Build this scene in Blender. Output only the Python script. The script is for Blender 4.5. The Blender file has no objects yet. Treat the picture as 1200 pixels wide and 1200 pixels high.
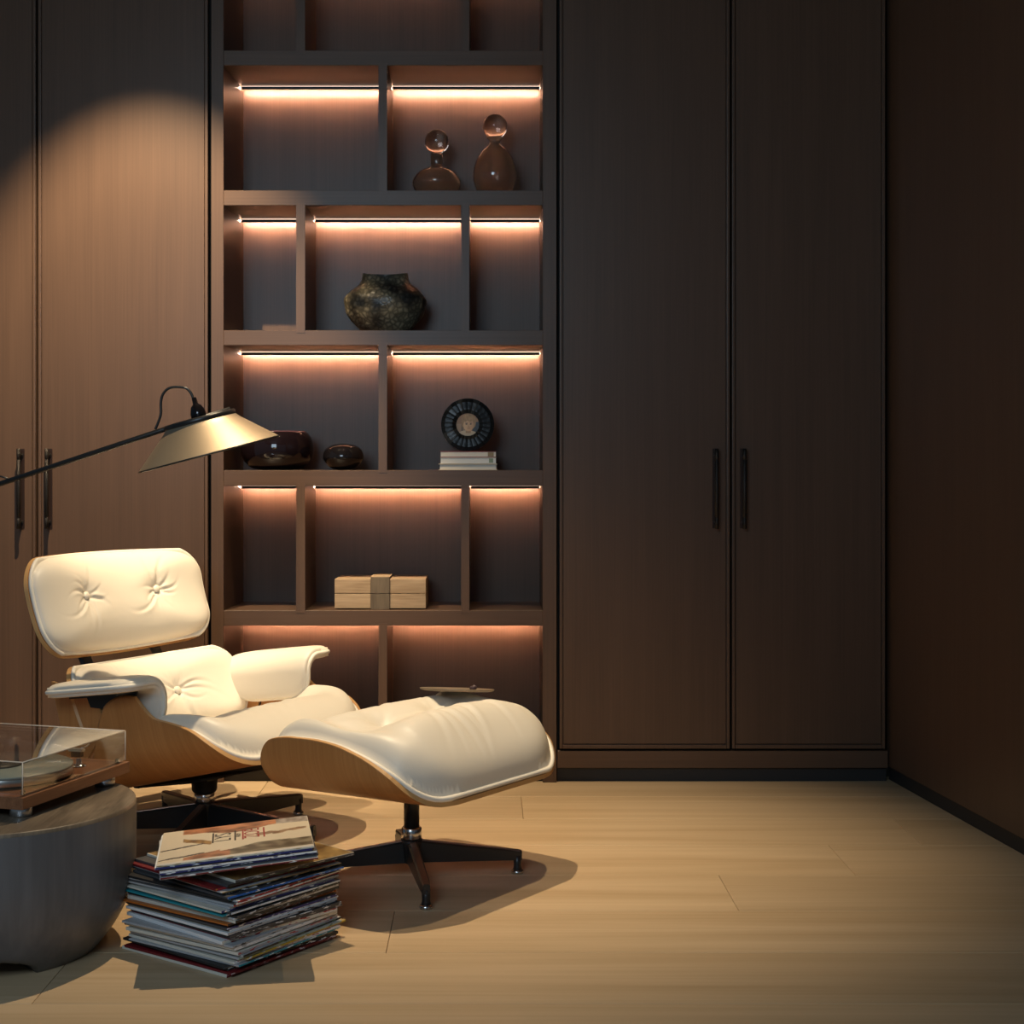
import bpy, bmesh, math, random
from mathutils import Vector, Matrix, noise

S = bpy.context.scene
COL = S.collection
R = math.radians

# ------------------------------------------------------------------ camera
cam = bpy.data.cameras.new('camera')
cam.sensor_width = 36.0
cam.lens = 54.0
cam.shift_x = 28 / 1200
cam.shift_y = -53 / 1200
cam.clip_start = 0.05
co = bpy.data.objects.new('camera', cam)
COL.objects.link(co)
co.location = (0, 0, 1.0)
co.rotation_euler = (R(90), 0, 0)
S.camera = co

# ------------------------------------------------------------------ light
S.view_settings.view_transform = 'Standard'
S.view_settings.look = 'None'
S.view_settings.exposure = 0.0
S.view_settings.gamma = 1.0
S.view_settings.use_curve_mapping = False

W = bpy.data.worlds.new('room_ambience')
S.world = W
W.use_nodes = True
W.node_tree.nodes['Background'].inputs[0].default_value = (0.50, 0.76, 1.0, 1)
W.node_tree.nodes['Background'].inputs[1].default_value = 0.10


def spot(name, loc, aim, power, half, blend, col=(1.0, 0.78, 0.50), r=0.012):
    d = bpy.data.lights.new(name, 'SPOT')
    d.energy = power
    d.color = col
    d.spot_size = R(half * 2)
    d.spot_blend = blend
    d.shadow_soft_size = r
    o = bpy.data.objects.new(name, d)
    COL.objects.link(o)
    o.location = loc
    o.rotation_euler = (Vector(aim) - Vector(loc)).to_track_quat('-Z', 'Y').to_euler()
    return o


LY, LZ = 3.94, 2.88
spot('ceiling_spot_wardrobe', (-1.07, LY, LZ), (-1.07, LY + 1.46, LZ - 2.75), 400, 26, 0.65)
spot('ceiling_spot_chair', (-0.35, LY, LZ), (-0.45, LY - 0.05, 0), 240, 35, 1.0)
spot('ceiling_spot_floor', (0.38, LY, LZ), (0.10, LY + 0.16, 0), 105, 27, 1.0)
wl = bpy.data.lights.new('window_daylight', 'AREA')
wl.shape = 'RECTANGLE'
wl.size, wl.size_y = 1.3, 1.2
wl.energy = 40
wl.color = (0.64, 0.83, 1.0)
wo = bpy.data.objects.new('window_daylight', wl)
COL.objects.link(wo)
wo.location = (-0.95, 0.05, 2.05)
wo.rotation_euler = (R(90), 0, 0)

# ------------------------------------------------------------------ materials
MATS = {}


def _new(name):
    m = bpy.data.materials.new(name)
    m.use_nodes = True
    nt = m.node_tree
    return m, nt, nt.nodes['Principled BSDF'], nt.nodes, nt.links


def plain(name, col, rough=0.5, metal=0.0, spec=0.5, emit=None, estr=0.0, coat=0.0, bump=0.0, bscale=200.0, aniso=0.0):
    m, nt, b, N, L = _new(name)
    b.inputs['Base Color'].default_value = (*col, 1)
    b.inputs['Roughness'].default_value = rough
    b.inputs['Metallic'].default_value = metal
    b.inputs['Specular IOR Level'].default_value = spec
    b.inputs['Coat Weight'].default_value = coat
    b.inputs['Anisotropic'].default_value = aniso
    if emit:
        b.inputs['Emission Color'].default_value = (*emit, 1)
        b.inputs['Emission Strength'].default_value = estr
    if bump:
        tc = N.new('ShaderNodeTexCoord')
        nz = N.new('ShaderNodeTexNoise')
        nz.inputs['Scale'].default_value = bscale
        nz.inputs['Detail'].default_value = 3
        bp = N.new('ShaderNodeBump')
        bp.inputs['Strength'].default_value = bump
        bp.inputs['Distance'].default_value = 0.002
        L.new(tc.outputs['Object'], nz.inputs['Vector'])
        L.new(nz.outputs['Fac'], bp.inputs['Height'])
        L.new(bp.outputs['Normal'], b.inputs['Normal'])
    MATS[name] = m
    return m


def wood(name, dark, light, stretch=(30, 30, 1.2), rough=0.45, coord='Object', fine=0.5, rnd=True, knots=False, bump=0.08, spec=0.4, tone=0.0):
    m, nt, b, N, L = _new(name)
    tc = N.new('ShaderNodeTexCoord')
    mp = N.new('ShaderNodeMapping')
    mp.inputs['Scale'].default_value = stretch
    src = tc.outputs[coord]
    if rnd:
        oi = N.new('ShaderNodeObjectInfo')
        vm = N.new('ShaderNodeVectorMath')
        vm.operation = 'MULTIPLY_ADD'
        mul = N.new('ShaderNodeMath')
        mul.operation = 'MULTIPLY'
        mul.inputs[1].default_value = 13.7
        L.new(oi.outputs['Random'], mul.inputs[0])
        cb = N.new('ShaderNodeCombineXYZ')
        for i in range(3):
            L.new(mul.outputs[0], cb.inputs[i])
        va = N.new('ShaderNodeVectorMath')
        va.operation = 'ADD'
        L.new(src, va.inputs[0])
        L.new(cb.outputs[0], va.inputs[1])
        src = va.outputs[0]
    L.new(src, mp.inputs['Vector'])
    n1 = N.new('ShaderNodeTexNoise')
    n1.inputs['Scale'].default_value = 1.0
    n1.inputs['Detail'].default_value = 5
    n1.inputs['Distortion'].default_value = 0.6
    L.new(mp.outputs[0], n1.inputs['Vector'])
    mp2 = N.new('ShaderNodeMapping')
    mp2.inputs['Scale'].default_value = tuple(s * (9 if s > 5 else 2.5) for s in stretch)
    L.new(src, mp2.inputs['Vector'])
    n2 = N.new('ShaderNodeTexNoise')
    n2.inputs['Scale'].default_value = 1.0
    n2.inputs['Detail'].default_value = 2
    L.new(mp2.outputs[0], n2.inputs['Vector'])
    mx = N.new('ShaderNodeMix')
    mx.inputs['Factor'].default_value = fine
    L.new(n1.outputs['Fac'], mx.inputs[2])
    L.new(n2.outputs['Fac'], mx.inputs[3])
    rp = N.new('ShaderNodeValToRGB')
    rp.color_ramp.elements[0].position = 0.32
    rp.color_ramp.elements[1].position = 0.68
    rp.color_ramp.elements[0].color = (*dark, 1)
    rp.color_ramp.elements[1].color = (*light, 1)
    L.new(mx.outputs[0], rp.inputs['Fac'])
    colout = rp.outputs['Color']
    if tone:
        hs = N.new('ShaderNodeHueSaturation')
        mr = N.new('ShaderNodeMapRange')
        mr.inputs['To Min'].default_value = 1 - tone
        mr.inputs['To Max'].default_value = 1 + tone
        L.new(oi.outputs['Random'], mr.inputs['Value'])
        L.new(mr.outputs[0], hs.inputs['Value'])
        L.new(colout, hs.inputs['Color'])
        colout = hs.outputs['Color']
    L.new(colout, b.inputs['Base Color'])
    b.inputs['Roughness'].default_value = rough
    b.inputs['Specular IOR Level'].default_value = spec
    bp = N.new('ShaderNodeBump')
    bp.inputs['Strength'].default_value = bump
    bp.inputs['Distance'].default_value = 0.001
    L.new(n2.outputs['Fac'], bp.inputs['Height'])
    L.new(bp.outputs['Normal'], b.inputs['Normal'])
    MATS[name] = m
    return m


def sheer(name, tint, refl_tint=(1, 1, 1), rough=0.02, boost=1.0, body=None, bodyf=0.0):
    """thin clear sheet or thin-walled glass: tinted see-through plus a fresnel reflection"""
    m = bpy.data.materials.new(name)
    m.use_nodes = True
    nt = m.node_tree
    N, L = nt.nodes, nt.links
    N.remove(N['Principled BSDF'])
    out = N['Material Output']
    tr = N.new('ShaderNodeBsdfTransparent')
    tr.inputs[0].default_value = (*tint, 1)
    base = tr.outputs[0]
    if body:
        df = N.new('ShaderNodeBsdfTranslucent')
        df.inputs[0].default_value = (*body, 1)
        mb = N.new('ShaderNodeMixShader')
        mb.inputs[0].default_value = bodyf
        L.new(base, mb.inputs[1])
        L.new(df.outputs[0], mb.inputs[2])
        base = mb.outputs[0]
    gl = N.new('ShaderNodeBsdfGlossy')
    gl.inputs[0].default_value = (*refl_tint, 1)
    gl.inputs['Roughness'].default_value = rough
    lw = N.new('ShaderNodeLayerWeight')
    lw.inputs['Blend'].default_value = 0.5
    pw = N.new('ShaderNodeMath')
    pw.operation = 'POWER'
    pw.inputs[1].default_value = 4.0
    L.new(lw.outputs['Facing'], pw.inputs[0])
    fr = N.new('ShaderNodeMath')
    fr.operation = 'MULTIPLY_ADD'
    fr.inputs[1].default_value = 0.9
    fr.inputs[2].default_value = 0.045
    L.new(pw.outputs[0], fr.inputs[0])
    mu = N.new('ShaderNodeMath')
    mu.operation = 'MULTIPLY'
    mu.use_clamp = True
    mu.inputs[1].default_value = boost
    L.new(fr.outputs[0], mu.inputs[0])
    mx = N.new('ShaderNodeMixShader')
    L.new(mu.outputs[0], mx.inputs[0])
    L.new(base, mx.inputs[1])
    L.new(gl.outputs[0], mx.inputs[2])
    L.new(mx.outputs[0], out.inputs['Surface'])
    MATS[name] = m
    return m


def printed(name, rough=0.4):
    m, nt, b, N, L = _new(name)
    at = N.new('ShaderNodeVertexColor')
    at.layer_name = 'print'
    L.new(at.outputs['Color'], b.inputs['Base Color'])
    b.inputs['Roughness'].default_value = rough
    MATS[name] = m
    return m


def inked(name, base, ink, sx, sz, thr=0.56, rough=0.45):
    """a printed spine: base colour with small uneven ink marks along x"""
    m, nt, b, N, L = _new(name)
    tc = N.new('ShaderNodeTexCoord')
    mp = N.new('ShaderNodeMapping')
    mp.inputs['Scale'].default_value = (sx, 1, sz)
    oi = N.new('ShaderNodeObjectInfo')
    L.new(tc.outputs['Object'], mp.inputs['Vector'])
    cb = N.new('ShaderNodeCombineXYZ')
    ml = N.new('ShaderNodeMath')
    ml.operation = 'MULTIPLY'
    ml.inputs[1].default_value = 90.0
    L.new(oi.outputs['Random'], ml.inputs[0])
    L.new(ml.outputs[0], cb.inputs[0])
    L.new(cb.outputs[0], mp.inputs['Location'])
    nz = N.new('ShaderNodeTexNoise')
    nz.inputs['Scale'].default_value = 1.0
    nz.inputs['Detail'].default_value = 2
    L.new(mp.outputs[0], nz.inputs['Vector'])
    rp = N.new('ShaderNodeValToRGB')
    rp.color_ramp.elements[0].position = thr
    rp.color_ramp.elements[1].position = thr + 0.05
    rp.color_ramp.elements[0].color = (*base, 1)
    rp.color_ramp.elements[1].color = (*ink, 1)
    L.new(nz.outputs['Fac'], rp.inputs['Fac'])
    L.new(rp.outputs[0], b.inputs['Base Color'])
    b.inputs['Roughness'].default_value = rough
    MATS[name] = m
    return m


JO = wood('joinery_wood', (0.080, 0.045, 0.0275), (0.106, 0.060, 0.037), (22, 22, 0.9), 0.38, bump=0.04)
JH = wood('joinery_wood_across', (0.080, 0.045, 0.0275), (0.106, 0.060, 0.037), (0.9, 22, 22), 0.38, bump=0.04)
DK = plain('toe_kick_black', (0.018, 0.018, 0.019), 0.5)
GAP = plain('gap_black', (0.004, 0.004, 0.004), 0.9)
OAK = wood('oak_floor', (0.47, 0.328, 0.185), (0.61, 0.450, 0.282), (0.7, 11, 11), 0.42, fine=0.30, tone=0.07, bump=0.06, spec=0.35)
SUB = plain('subfloor_dark', (0.10, 0.075, 0.045), 0.9)
LEA = plain('cream_leather', (0.77, 0.71, 0.61), 0.42, bump=0.12, bscale=420, spec=0.4)
PIPE = plain('cream_piping', (0.80, 0.75, 0.66), 0.45)
PLY = wood('veneer_plywood', (0.40, 0.165, 0.045), (0.54, 0.255, 0.085), (1.0, 26, 1), 0.36, coord='UV', fine=0.4, spec=0.45)
EDG = plain('plywood_edge', (0.55, 0.31, 0.12), 0.45)
BLK = plain('black_enamel', (0.012, 0.012, 0.013), 0.38)
POL = plain('polished_alloy', (0.62, 0.60, 0.58), 0.22, 1.0)
CHR = plain('chrome', (0.78, 0.78, 0.78), 0.12, 1.0)
ALU = plain('brushed_aluminium', (0.66, 0.66, 0.67), 0.28, 1.0)
RUB = plain('black_rubber', (0.012, 0.012, 0.012), 0.7)
BRZ = plain('handle_bronze', (0.030, 0.025, 0.022), 0.38, 0.6, bump=0.5, bscale=900)
PLT = plain('handle_plate', (0.040, 0.022, 0.017), 0.4, 0.5)
LED = plain('led_light', (1, 1, 1), 0.5, emit=(1.0, 0.61, 0.43), estr=270.0)
SLIT_GLOW = plain('slit_glow', (1, 1, 1), 0.5, emit=(1.0, 0.70, 0.52), estr=1.5)  # weak glow standing in for strip light showing in the gap above the cover
LAMPM = plain('lamp_black', (0.014, 0.014, 0.015), 0.35)
GOLD = plain('brass_shade', (0.45, 0.365, 0.265), 0.50, 0.80, bump=0.10, bscale=1200)
BULB = plain('bulb_glass', (0.9, 0.88, 0.82), 0.15)
CORD = plain('cord_black', (0.012, 0.011, 0.010), 0.35)
SMOK = wood('smoked_timber', (0.10, 0.097, 0.10), (0.165, 0.158, 0.160), (9, 9, 1.3), 0.42, fine=0.3, bump=0.12)
STOP = wood('smoked_timber_top', (0.085, 0.066, 0.048), (0.26, 0.20, 0.14), (22, 4, 4), 0.38, fine=0.3, bump=0.1)
WAL = wood('walnut', (0.16, 0.062, 0.028), (0.31, 0.135, 0.062), (1.6, 26, 26), 0.35, fine=0.35)
PLG = plain('frosted_glass_platter', (0.30, 0.37, 0.37), 0.16, spec=0.6)
ACR = sheer('clear_acrylic', (0.93, 0.92, 0.90), boost=1.5)
ACE = plain('acrylic_edge', (0.75, 0.66, 0.55), 0.15)
BTL = sheer('smoked_amber_glass', (0.80, 0.70, 0.61), boost=1.4, body=(0.86, 0.82, 0.75), bodyf=0.38)
m, nt, b, N, L = _new('amber_ball_glass')
b.inputs['Base Color'].default_value = (0.92, 0.80, 0.70, 1)
b.inputs['Roughness'].default_value = 0.03
b.inputs['Transmission Weight'].default_value = 1.0
b.inputs['IOR'].default_value = 1.45
BALL = m
OBS = plain('black_purple_glass', (0.008, 0.0045, 0.006), 0.05, spec=0.6)
OBK = plain('black_glass', (0.006, 0.005, 0.006), 0.05, spec=0.5)
PUR = plain('purple_glass_lip', (0.10, 0.045, 0.055), 0.06, spec=0.9)
HORN = plain('black_horn', (0.010, 0.010, 0.010), 0.30, spec=0.2, bump=0.4, bscale=60)
HOR2 = plain('grey_horn', (0.030, 0.028, 0.026), 0.28, spec=0.3, bump=0.4, bscale=60)
PAGE = plain('book_pages', (0.80, 0.74, 0.64), 0.8, bump=0.3, bscale=500)
PAG2 = plain('book_pages_white', (0.86, 0.83, 0.77), 0.8, bump=0.3, bscale=500)
RED = plain('book_cover_red', (0.24, 0.022, 0.020), 0.5)
CRM = plain('book_cover_cream', (0.74, 0.60, 0.42), 0.6)
TAG1 = plain('book_tab_tan', (0.33, 0.25, 0.15), 0.7)
TAG2 = plain('book_tab_green', (0.30, 0.36, 0.25), 0.7)
TEAK = wood('raw_teak', (0.27, 0.18, 0.105), (0.46, 0.335, 0.215), (4, 26, 26), 0.7, fine=0.4, bump=0.3)
BAND = wood('weathered_band', (0.095, 0.070, 0.048), (0.17, 0.13, 0.09), (14, 14, 5), 0.7, fine=0.5, bump=0.3)
PRT = printed('printed_paper', 0.35)
PRP = printed('printed_photo', 0.4)
TRAY = plain('tray_tan', (0.20, 0.15, 0.10), 0.4)
PEB = plain('plum_stone', (0.075, 0.042, 0.045), 0.45, bump=0.3, bscale=120)
CEIL = plain('ceiling_paint', (0.10, 0.10, 0.10), 0.9)
# reptile-like mottled clay
m, nt, b, N, L = _new('mottled_clay')
tc = N.new('ShaderNodeTexCoord')
vo = N.new('ShaderNodeTexVoronoi')
vo.feature = 'DISTANCE_TO_EDGE'
vo.inputs['Scale'].default_value = 62
vc = N.new('ShaderNodeTexNoise')
vc.inputs['Scale'].default_value = 13
vc.inputs['Detail'].default_value = 3
rp = N.new('ShaderNodeValToRGB')
rp.color_ramp.elements[0].position = 0.02
rp.color_ramp.elements[0].color = (0.30, 0.30, 0.30, 1)
rp.color_ramp.elements[1].position = 0.42
rp.color_ramp.elements[1].color = (1, 1, 1, 1)
rp2 = N.new('ShaderNodeValToRGB')
rp2.color_ramp.elements[0].position = 0.40
rp2.color_ramp.elements[0].color = (0.045, 0.044, 0.040, 1)
rp2.color_ramp.elements[1].position = 0.68
rp2.color_ramp.elements[1].color = (0.46, 0.38, 0.24, 1)
mm = N.new('ShaderNodeMix')
mm.data_type = 'RGBA'
mm.blend_type = 'MULTIPLY'
mm.inputs['Factor'].default_value = 1.0
L.new(tc.outputs['Object'], vo.inputs['Vector'])
L.new(tc.outputs['Object'], vc.inputs['Vector'])
L.new(vo.outputs['Distance'], rp.inputs['Fac'])
L.new(vc.outputs['Fac'], rp2.inputs['Fac'])
L.new(rp.outputs['Color'], mm.inputs[6])
L.new(rp2.outputs['Color'], mm.inputs[7])
L.new(mm.outputs[2], b.inputs['Base Color'])
bp = N.new('ShaderNodeBump')
bp.inputs['Strength'].default_value = 0.5
bp.inputs['Distance'].default_value = 0.004
L.new(vo.outputs['Distance'], bp.inputs['Height'])
L.new(bp.outputs['Normal'], b.inputs['Normal'])
b.inputs['Roughness'].default_value = 0.33
CLAY = m


# ------------------------------------------------------------------ builders
class MB:
    """collects shapes into one mesh"""

    def __init__(self):
        self.bm = bmesh.new()
        self.uv = self.bm.loops.layers.uv.new('UVMap')

    def box(self, a, b, bev=0.0, mat=0, seg=1, M=None):
        t = bmesh.new()
        bmesh.ops.create_cube(t, size=1.0)
        c = [(a[i] + b[i]) / 2 for i in range(3)]
        d = [abs(b[i] - a[i]) for i in range(3)]
        for v in t.verts:
            v.co = Vector([c[i] + v.co[i] * d[i] for i in range(3)])
        if bev:
            bmesh.ops.bevel(t, geom=list(t.edges), offset=min(bev, min(d) * 0.45), segments=seg, profile=0.7, affect='EDGES')
        self._merge(t, mat, M, smooth=False)
        return self

    def _merge(self, t, mat, M=None, smooth=False):
        idx = {}
        for v in t.verts:
            idx[v] = self.bm.verts.new(M @ v.co if M else v.co)
        for f in t.faces:
            try:
                nf = self.bm.faces.new([idx[v] for v in f.verts])
            except ValueError:
                continue
            nf.material_index = mat
            nf.smooth = smooth
        t.free()

    def grid(self, rows, closed_u=False, closed_v=False, mat=0, smooth=True, flip=False):
        """rows[i][j] -> Vector"""
        n, m = len(rows), len(rows[0])
        vs = [[self.bm.verts.new(p) for p in r] for r in rows]
        for i in range(n if closed_v else n - 1):
            for j in range(m if closed_u else m - 1):
                q = [vs[i][j], vs[i][(j + 1) % m], vs[(i + 1) % n][(j + 1) % m], vs[(i + 1) % n][j]]
                if flip:
                    q.reverse()
                f = self.bm.faces.new(q)
                f.material_index = mat
                f.smooth = smooth
        return vs

    def tube(self, pts, r, n=10, mat=0, caps=True, closed=False, smooth=True):
        pts = [Vector(p) for p in pts]
        k = len(pts)
        rad = r if isinstance(r, (list, tuple)) else [r] * k
        up = None
        rings = []
        for i, p in enumerate(pts):
            if closed:
                t = (pts[(i + 1) % k] - pts[i - 1])
            else:
                t = (pts[min(i + 1, k - 1)] - pts[max(i - 1, 0)])
            t.normalize()
            if up is None:
                up = t.orthogonal().normalized()
            else:
                up = (up - t * up.dot(t))
                up = up.normalized() if up.length > 1e-6 else t.orthogonal().normalized()
            w = t.cross(up)
            rings.append([p + (up * math.cos(a) + w * math.sin(a)) * rad[i] for a in [2 * math.pi * j / n for j in range(n)]])
        vs = self.grid(rings, closed_u=True, closed_v=closed, mat=mat, smooth=smooth)
        if caps and not closed:
            f = self.bm.faces.new(list(reversed(vs[0])))
            f.material_index = mat
            f = self.bm.faces.new(vs[-1])
            f.material_index = mat
        return self

    def lathe(self, prof, n=48, mat=0, smooth=True, cx=0, cy=0, sx=1, sy=1, fn=None, M=None, cap0=True, cap1=True):
        rows = []
        for r, z in prof:
            row = []
            for j in range(n):
                a = 2 * math.pi * j / n
                p = Vector((cx + r * sx * math.cos(a), cy + r * sy * math.sin(a), z))
                if fn:
                    p = fn(p, a, r, z)
                row.append(M @ p if M else p)
            rows.append(row)
        vs = self.grid(rows, closed_u=True, mat=mat, smooth=smooth)
        for ok, ring, rev in ((cap0, vs[0], True), (cap1, vs[-1], False)):
            if ok:
                f = self.bm.faces.new(list(reversed(ring)) if rev else ring)
                f.material_index = mat
        return self

    def prism(self, poly, axis_vec, mat=0, bev=0.0):
        a = [Vector(p) for p in poly]
        d = Vector(axis_vec)
        v0 = [self.bm.verts.new(p) for p in a]
        v1 = [self.bm.verts.new(p + d) for p in a]
        n = len(a)
        fs = [self.bm.faces.new(v0), self.bm.faces.new(list(reversed(v1)))]
        for i in range(n):
            fs.append(self.bm.faces.new([v0[(i + 1) % n], v0[i], v1[i], v1[(i + 1) % n]]))
        for f in fs:
            f.material_index = mat
        return self

    def mesh(self, name, mats, normals=True):
        if normals:
            bmesh.ops.recalc_face_normals(self.bm, faces=self.bm.faces[:])
        me = bpy.data.meshes.new(name)
        self.bm.to_mesh(me)
        self.bm.free()
        for mt in (mats if isinstance(mats, (list, tuple)) else [mats]):
            me.materials.append(mt)
        return me

    def build(self, name, mats, parent=None, loc=(0, 0, 0), rot=None, normals=True):
        return link(name, self.mesh(name, mats, normals), parent, loc, rot)


def link(name, me, parent=None, loc=(0, 0, 0), rot=None):
    o = bpy.data.objects.new(name, me)
    COL.objects.link(o)
    o.location = loc
    if rot:
        o.rotation_euler = rot
    if parent:
        o.parent = parent
    return o


def thing(name, label, cat, loc=(0, 0, 0), rz=0.0, group=None):
    o = bpy.data.objects.new(name, None)
    o.empty_display_size = 0.05
    COL.objects.link(o)
    o.location = loc
    o.rotation_euler = (0, 0, rz)
    return tag(o, label, cat, group)


def tag(o, label, cat, group=None):
    o['label'] = label
    o['category'] = cat
    if group:
        o['group'] = group
    return o


def struct(o):
    o['kind'] = 'structure'
    return o


# ------------------------------------------------------------------ the room
FY = 4.865                       # front plane of the joinery
K = FY / 1800.0                  # metres per picture pixel on that plane


def WX(px):
    return (px - 572) * K


def WZ(py):
    return 1 - (py - 547) * K


CEIL_Z = 2.9
XL, XR = -3.2, 1.268
floor = struct(MB().box((XL, -1.2, -0.05), (2.7, FY + 0.5, -0.02)).build('floor', SUB))
rnd = random.Random(4)
joints = {(3, ): 0}
PW = 0.30
pmesh = {}


def plank(x0, x1, y0):
    ln = round(x1 - x0, 3)
    if ln not in pmesh:
        pmesh[ln] = MB().box((0, 0.0006, -0.02), (ln, PW - 0.0006, 0.0), 0.0010).mesh('plank', OAK)
    o = link('plank', pmesh[ln], floor, (x0, y0, 0))


LEN = 2.2
row_joint = {}
y = 3.46 - 15 * PW
i = -15
fixed = {0: 0.565, 3: 0.10, -1: -0.21, 1: -1.3, 2: 1.15, 4: -0.7, -2: 1.35, -3: -1.0}
while y < FY + 0.06:
    j = fixed.get(i, rnd.uniform(-1.2, 1.2))
    x = j
    while x > XL:
        x -= LEN
    while x < 2.7:
        a, b2 = max(x, XL), min(x + LEN, 2.7)
        if b2 - a > 0.01:
            plank(a + 0.0004, b2 - 0.0004, y)
        x += LEN
    y += PW
    i += 1

struct(MB().box((XL, -1.2, CEIL_Z), (2.7, FY + 0.5, CEIL_Z + 0.1)).build('ceiling', CEIL))
struct(MB().box((XL, FY + 0.42, 0.0), (2.7, FY + 0.5, CEIL_Z)).build('wall_back', GAP))
# right wall: panelled, slightly splayed, standing on a recessed black plinth
wx0, wy0, wx1, wy1 = 1.270, FY + 0.05, 1.62, 1.50
d = Vector((wx1 - wx0, wy1 - wy0, 0)).normalized()
nrm = Vector((-d.y, d.x, 0))     # away from the room
if nrm.x < 0:
    nrm = -nrm
wr = MB()
A, Bp = Vector((wx0, wy0, 0)), Vector((wx1, wy1, 0))
wr.prism([A + Vector((0, 0, 0.047)), Bp + Vector((0, 0, 0.047)), Bp + Vector((0, 0, CEIL_Z)), A + Vector((0, 0, CEIL_Z))], nrm * 0.05)
struct(wr.build('wall_right', JO))
wb = MB()
wb.prism([A + nrm * 0.012, Bp + nrm * 0.012, Bp + nrm * 0.012 + Vector((0, 0, 0.047)), A + nrm * 0.012 + Vector((0, 0, 0.047))], nrm * 0.04)
struct(wb.build('baseboard_right', DK))


# ------------------------------------------------------------------ wardrobes
def handle_mb(h=0.252):
    m = MB()
    m.box((-0.0085, -0.0022, -h / 2), (0.0085, 0.0, h / 2), 0.0006, mat=1)
    n = 28
    pts, rad = [], []
    for z, r in [(-h / 2, 0.0062), (-h / 2 + 0.032, 0.0062), (-h / 2 + 0.033, 0.0052), (-h / 2 + 0.036, 0.0052), (-h / 2 + 0.037, 0.0064),
                 (h / 2 - 0.037, 0.0064), (h / 2 - 0.036, 0.0052), (h / 2 - 0.033, 0.0052), (h / 2 - 0.032, 0.0062), (h / 2, 0.0062)]:
        pts.append((0, -0.036, z))
        rad.append(r)
    m.tube(pts, rad, 14, mat=0)
    for s in (-1, 1):
        m.tube([(0, -0.002, s * (h / 2 - 0.02)), (0, -0.033, s * (h / 2 - 0.02))], 0.0038, 10, mat=0)
        m.tube([(0, -0.002, s * (h / 2 - 0.02)), (0, -0.006, s * (h / 2 - 0.02))], 0.0062, 10, mat=0)
    return m


def wardrobe(label, px0, px1, doors, zr0=0.046, zr1=0.1005):
    x0, x1 = WX(px0), WX(px1)
    t = thing('wardrobe', label, 'wardrobe', ((x0 + x1) / 2, FY, 0))
    ox = (x0 + x1) / 2
    h = CEIL_Z - 0.006
    c = MB()
    c.box((x0 - ox, 0.024, 0.0985), (x1 - ox, 0.40, h))
    c.build('carcass', GAP, t)
    MB().box((x0 - ox, 0.0, zr0), (x1 - ox, 0.024, zr1), 0.001).build('bottom_rail', JH, t)
    MB().box((x0 - ox, 0.022, 0.0), (x1 - ox, 0.05, 0.0985)).build('toe_kick', DK, t)
    for pa, pb, hp in doors:
        a, b2 = WX(pa) - ox, WX(pb) - ox
        z0, z1 = 0.1075, h - 0.01
        dm = MB().box((a, 0.0065, z0), (b2, 0.022, z1))
        dm.box((a + 0.0115, 0.0015, z0 + 0.0145), (b2 - 0.0115, 0.0065, z1 - 0.0145), 0.0010)
        dob = dm.build('door', JO, t)
        e = MB()
        w = 0.0085
        g = 0.0012
        e.box((a, -0.0032, z0), (a + w, 0.0065, z1), 0.0016, seg=2)
        e.box((b2 - w, -0.0032, z0), (b2, 0.0065, z1), 0.0016, seg=2)
        e.box((a + w + g, -0.0032, z0), (b2 - w - g, 0.0065, z0 + w + 0.003), 0.0016, seg=2)
        e.build('edge_bead', JO, dob)
        if hp:
            handle_mb().build('handle', [BRZ, PLT], dob, (WX(hp) - ox, 0.0013, WZ(572.5)))
    return t


wardrobe('dark walnut-stained wardrobe left of the lit bookcase, behind the lounge chair', -158, 246.2,
         [(-156, 41.8, 25.6), (45.0, 243.6, 58.2)])
wardrobe('dark walnut-stained wardrobe right of the bookcase, between it and the side wall', 653.2, 1040.5,
         [(655.8, 855.0, 838), (858.0, 1037, 870.5)])

# ------------------------------------------------------------------ bookcase
bx0, bx1 = WX(247.5), WX(652.2)
bc = thing('bookcase', 'tall built-in bookcase with warm lit open compartments between the wardrobes', 'bookcase', ((bx0 + bx1) / 2, FY, 0))
bo = (bx0 + bx1) / 2
DEP = 0.308
BACK = DEP


def BXL(px):
    return WX(px) - bo


H = CEIL_Z - 0.006
xi0, xi1 = BXL(262.0), BXL(636.0)      # inner faces
MB().box((bx0 - bo, 0, 0), (xi0, 0.40, H), 0.0008).build('side_panel', JO, bc)
# filler that narrows the back of the left bays
fl = MB()
fl.prism([(xi0, 0.03, 0.1), (xi0 + 0.0135, BACK, 0.1), (xi0, BACK, 0.1)], (0, 0, H - 0.1))
fl.build('side_filler', JO, bc)
MB().box((xi1, 0, 0), (bx1 - bo, 0.40, H), 0.0008).build('side_panel', JO, bc)
MB().box((xi0, BACK + 0.004, 0.1), (xi1, 0.40, H)).build('back_panel', JO, bc)
MB().box((xi0, 0.022, 0), (xi1, 0.05, 0.046)).build('toe_kick', DK, bc)
shelf_tops = [(879.5, 898), (715.5, 733.5), (551, 569.5), (387, 404.5), (223, 240.5), (59, 76.5), (-105, -87)]
shz = [(WZ(b_), WZ(a_)) for a_, b_ in shelf_tops]
for z0, z1 in shz:
    MB().box((xi0, 0.0012, z0), (xi1, BACK + 0.004, z1), 0.0008).build('shelf', JH, bc)
thirds = [(347.0, 357.5), (540.5, 550.0)]
half = [(443.5, 453.5)]
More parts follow.
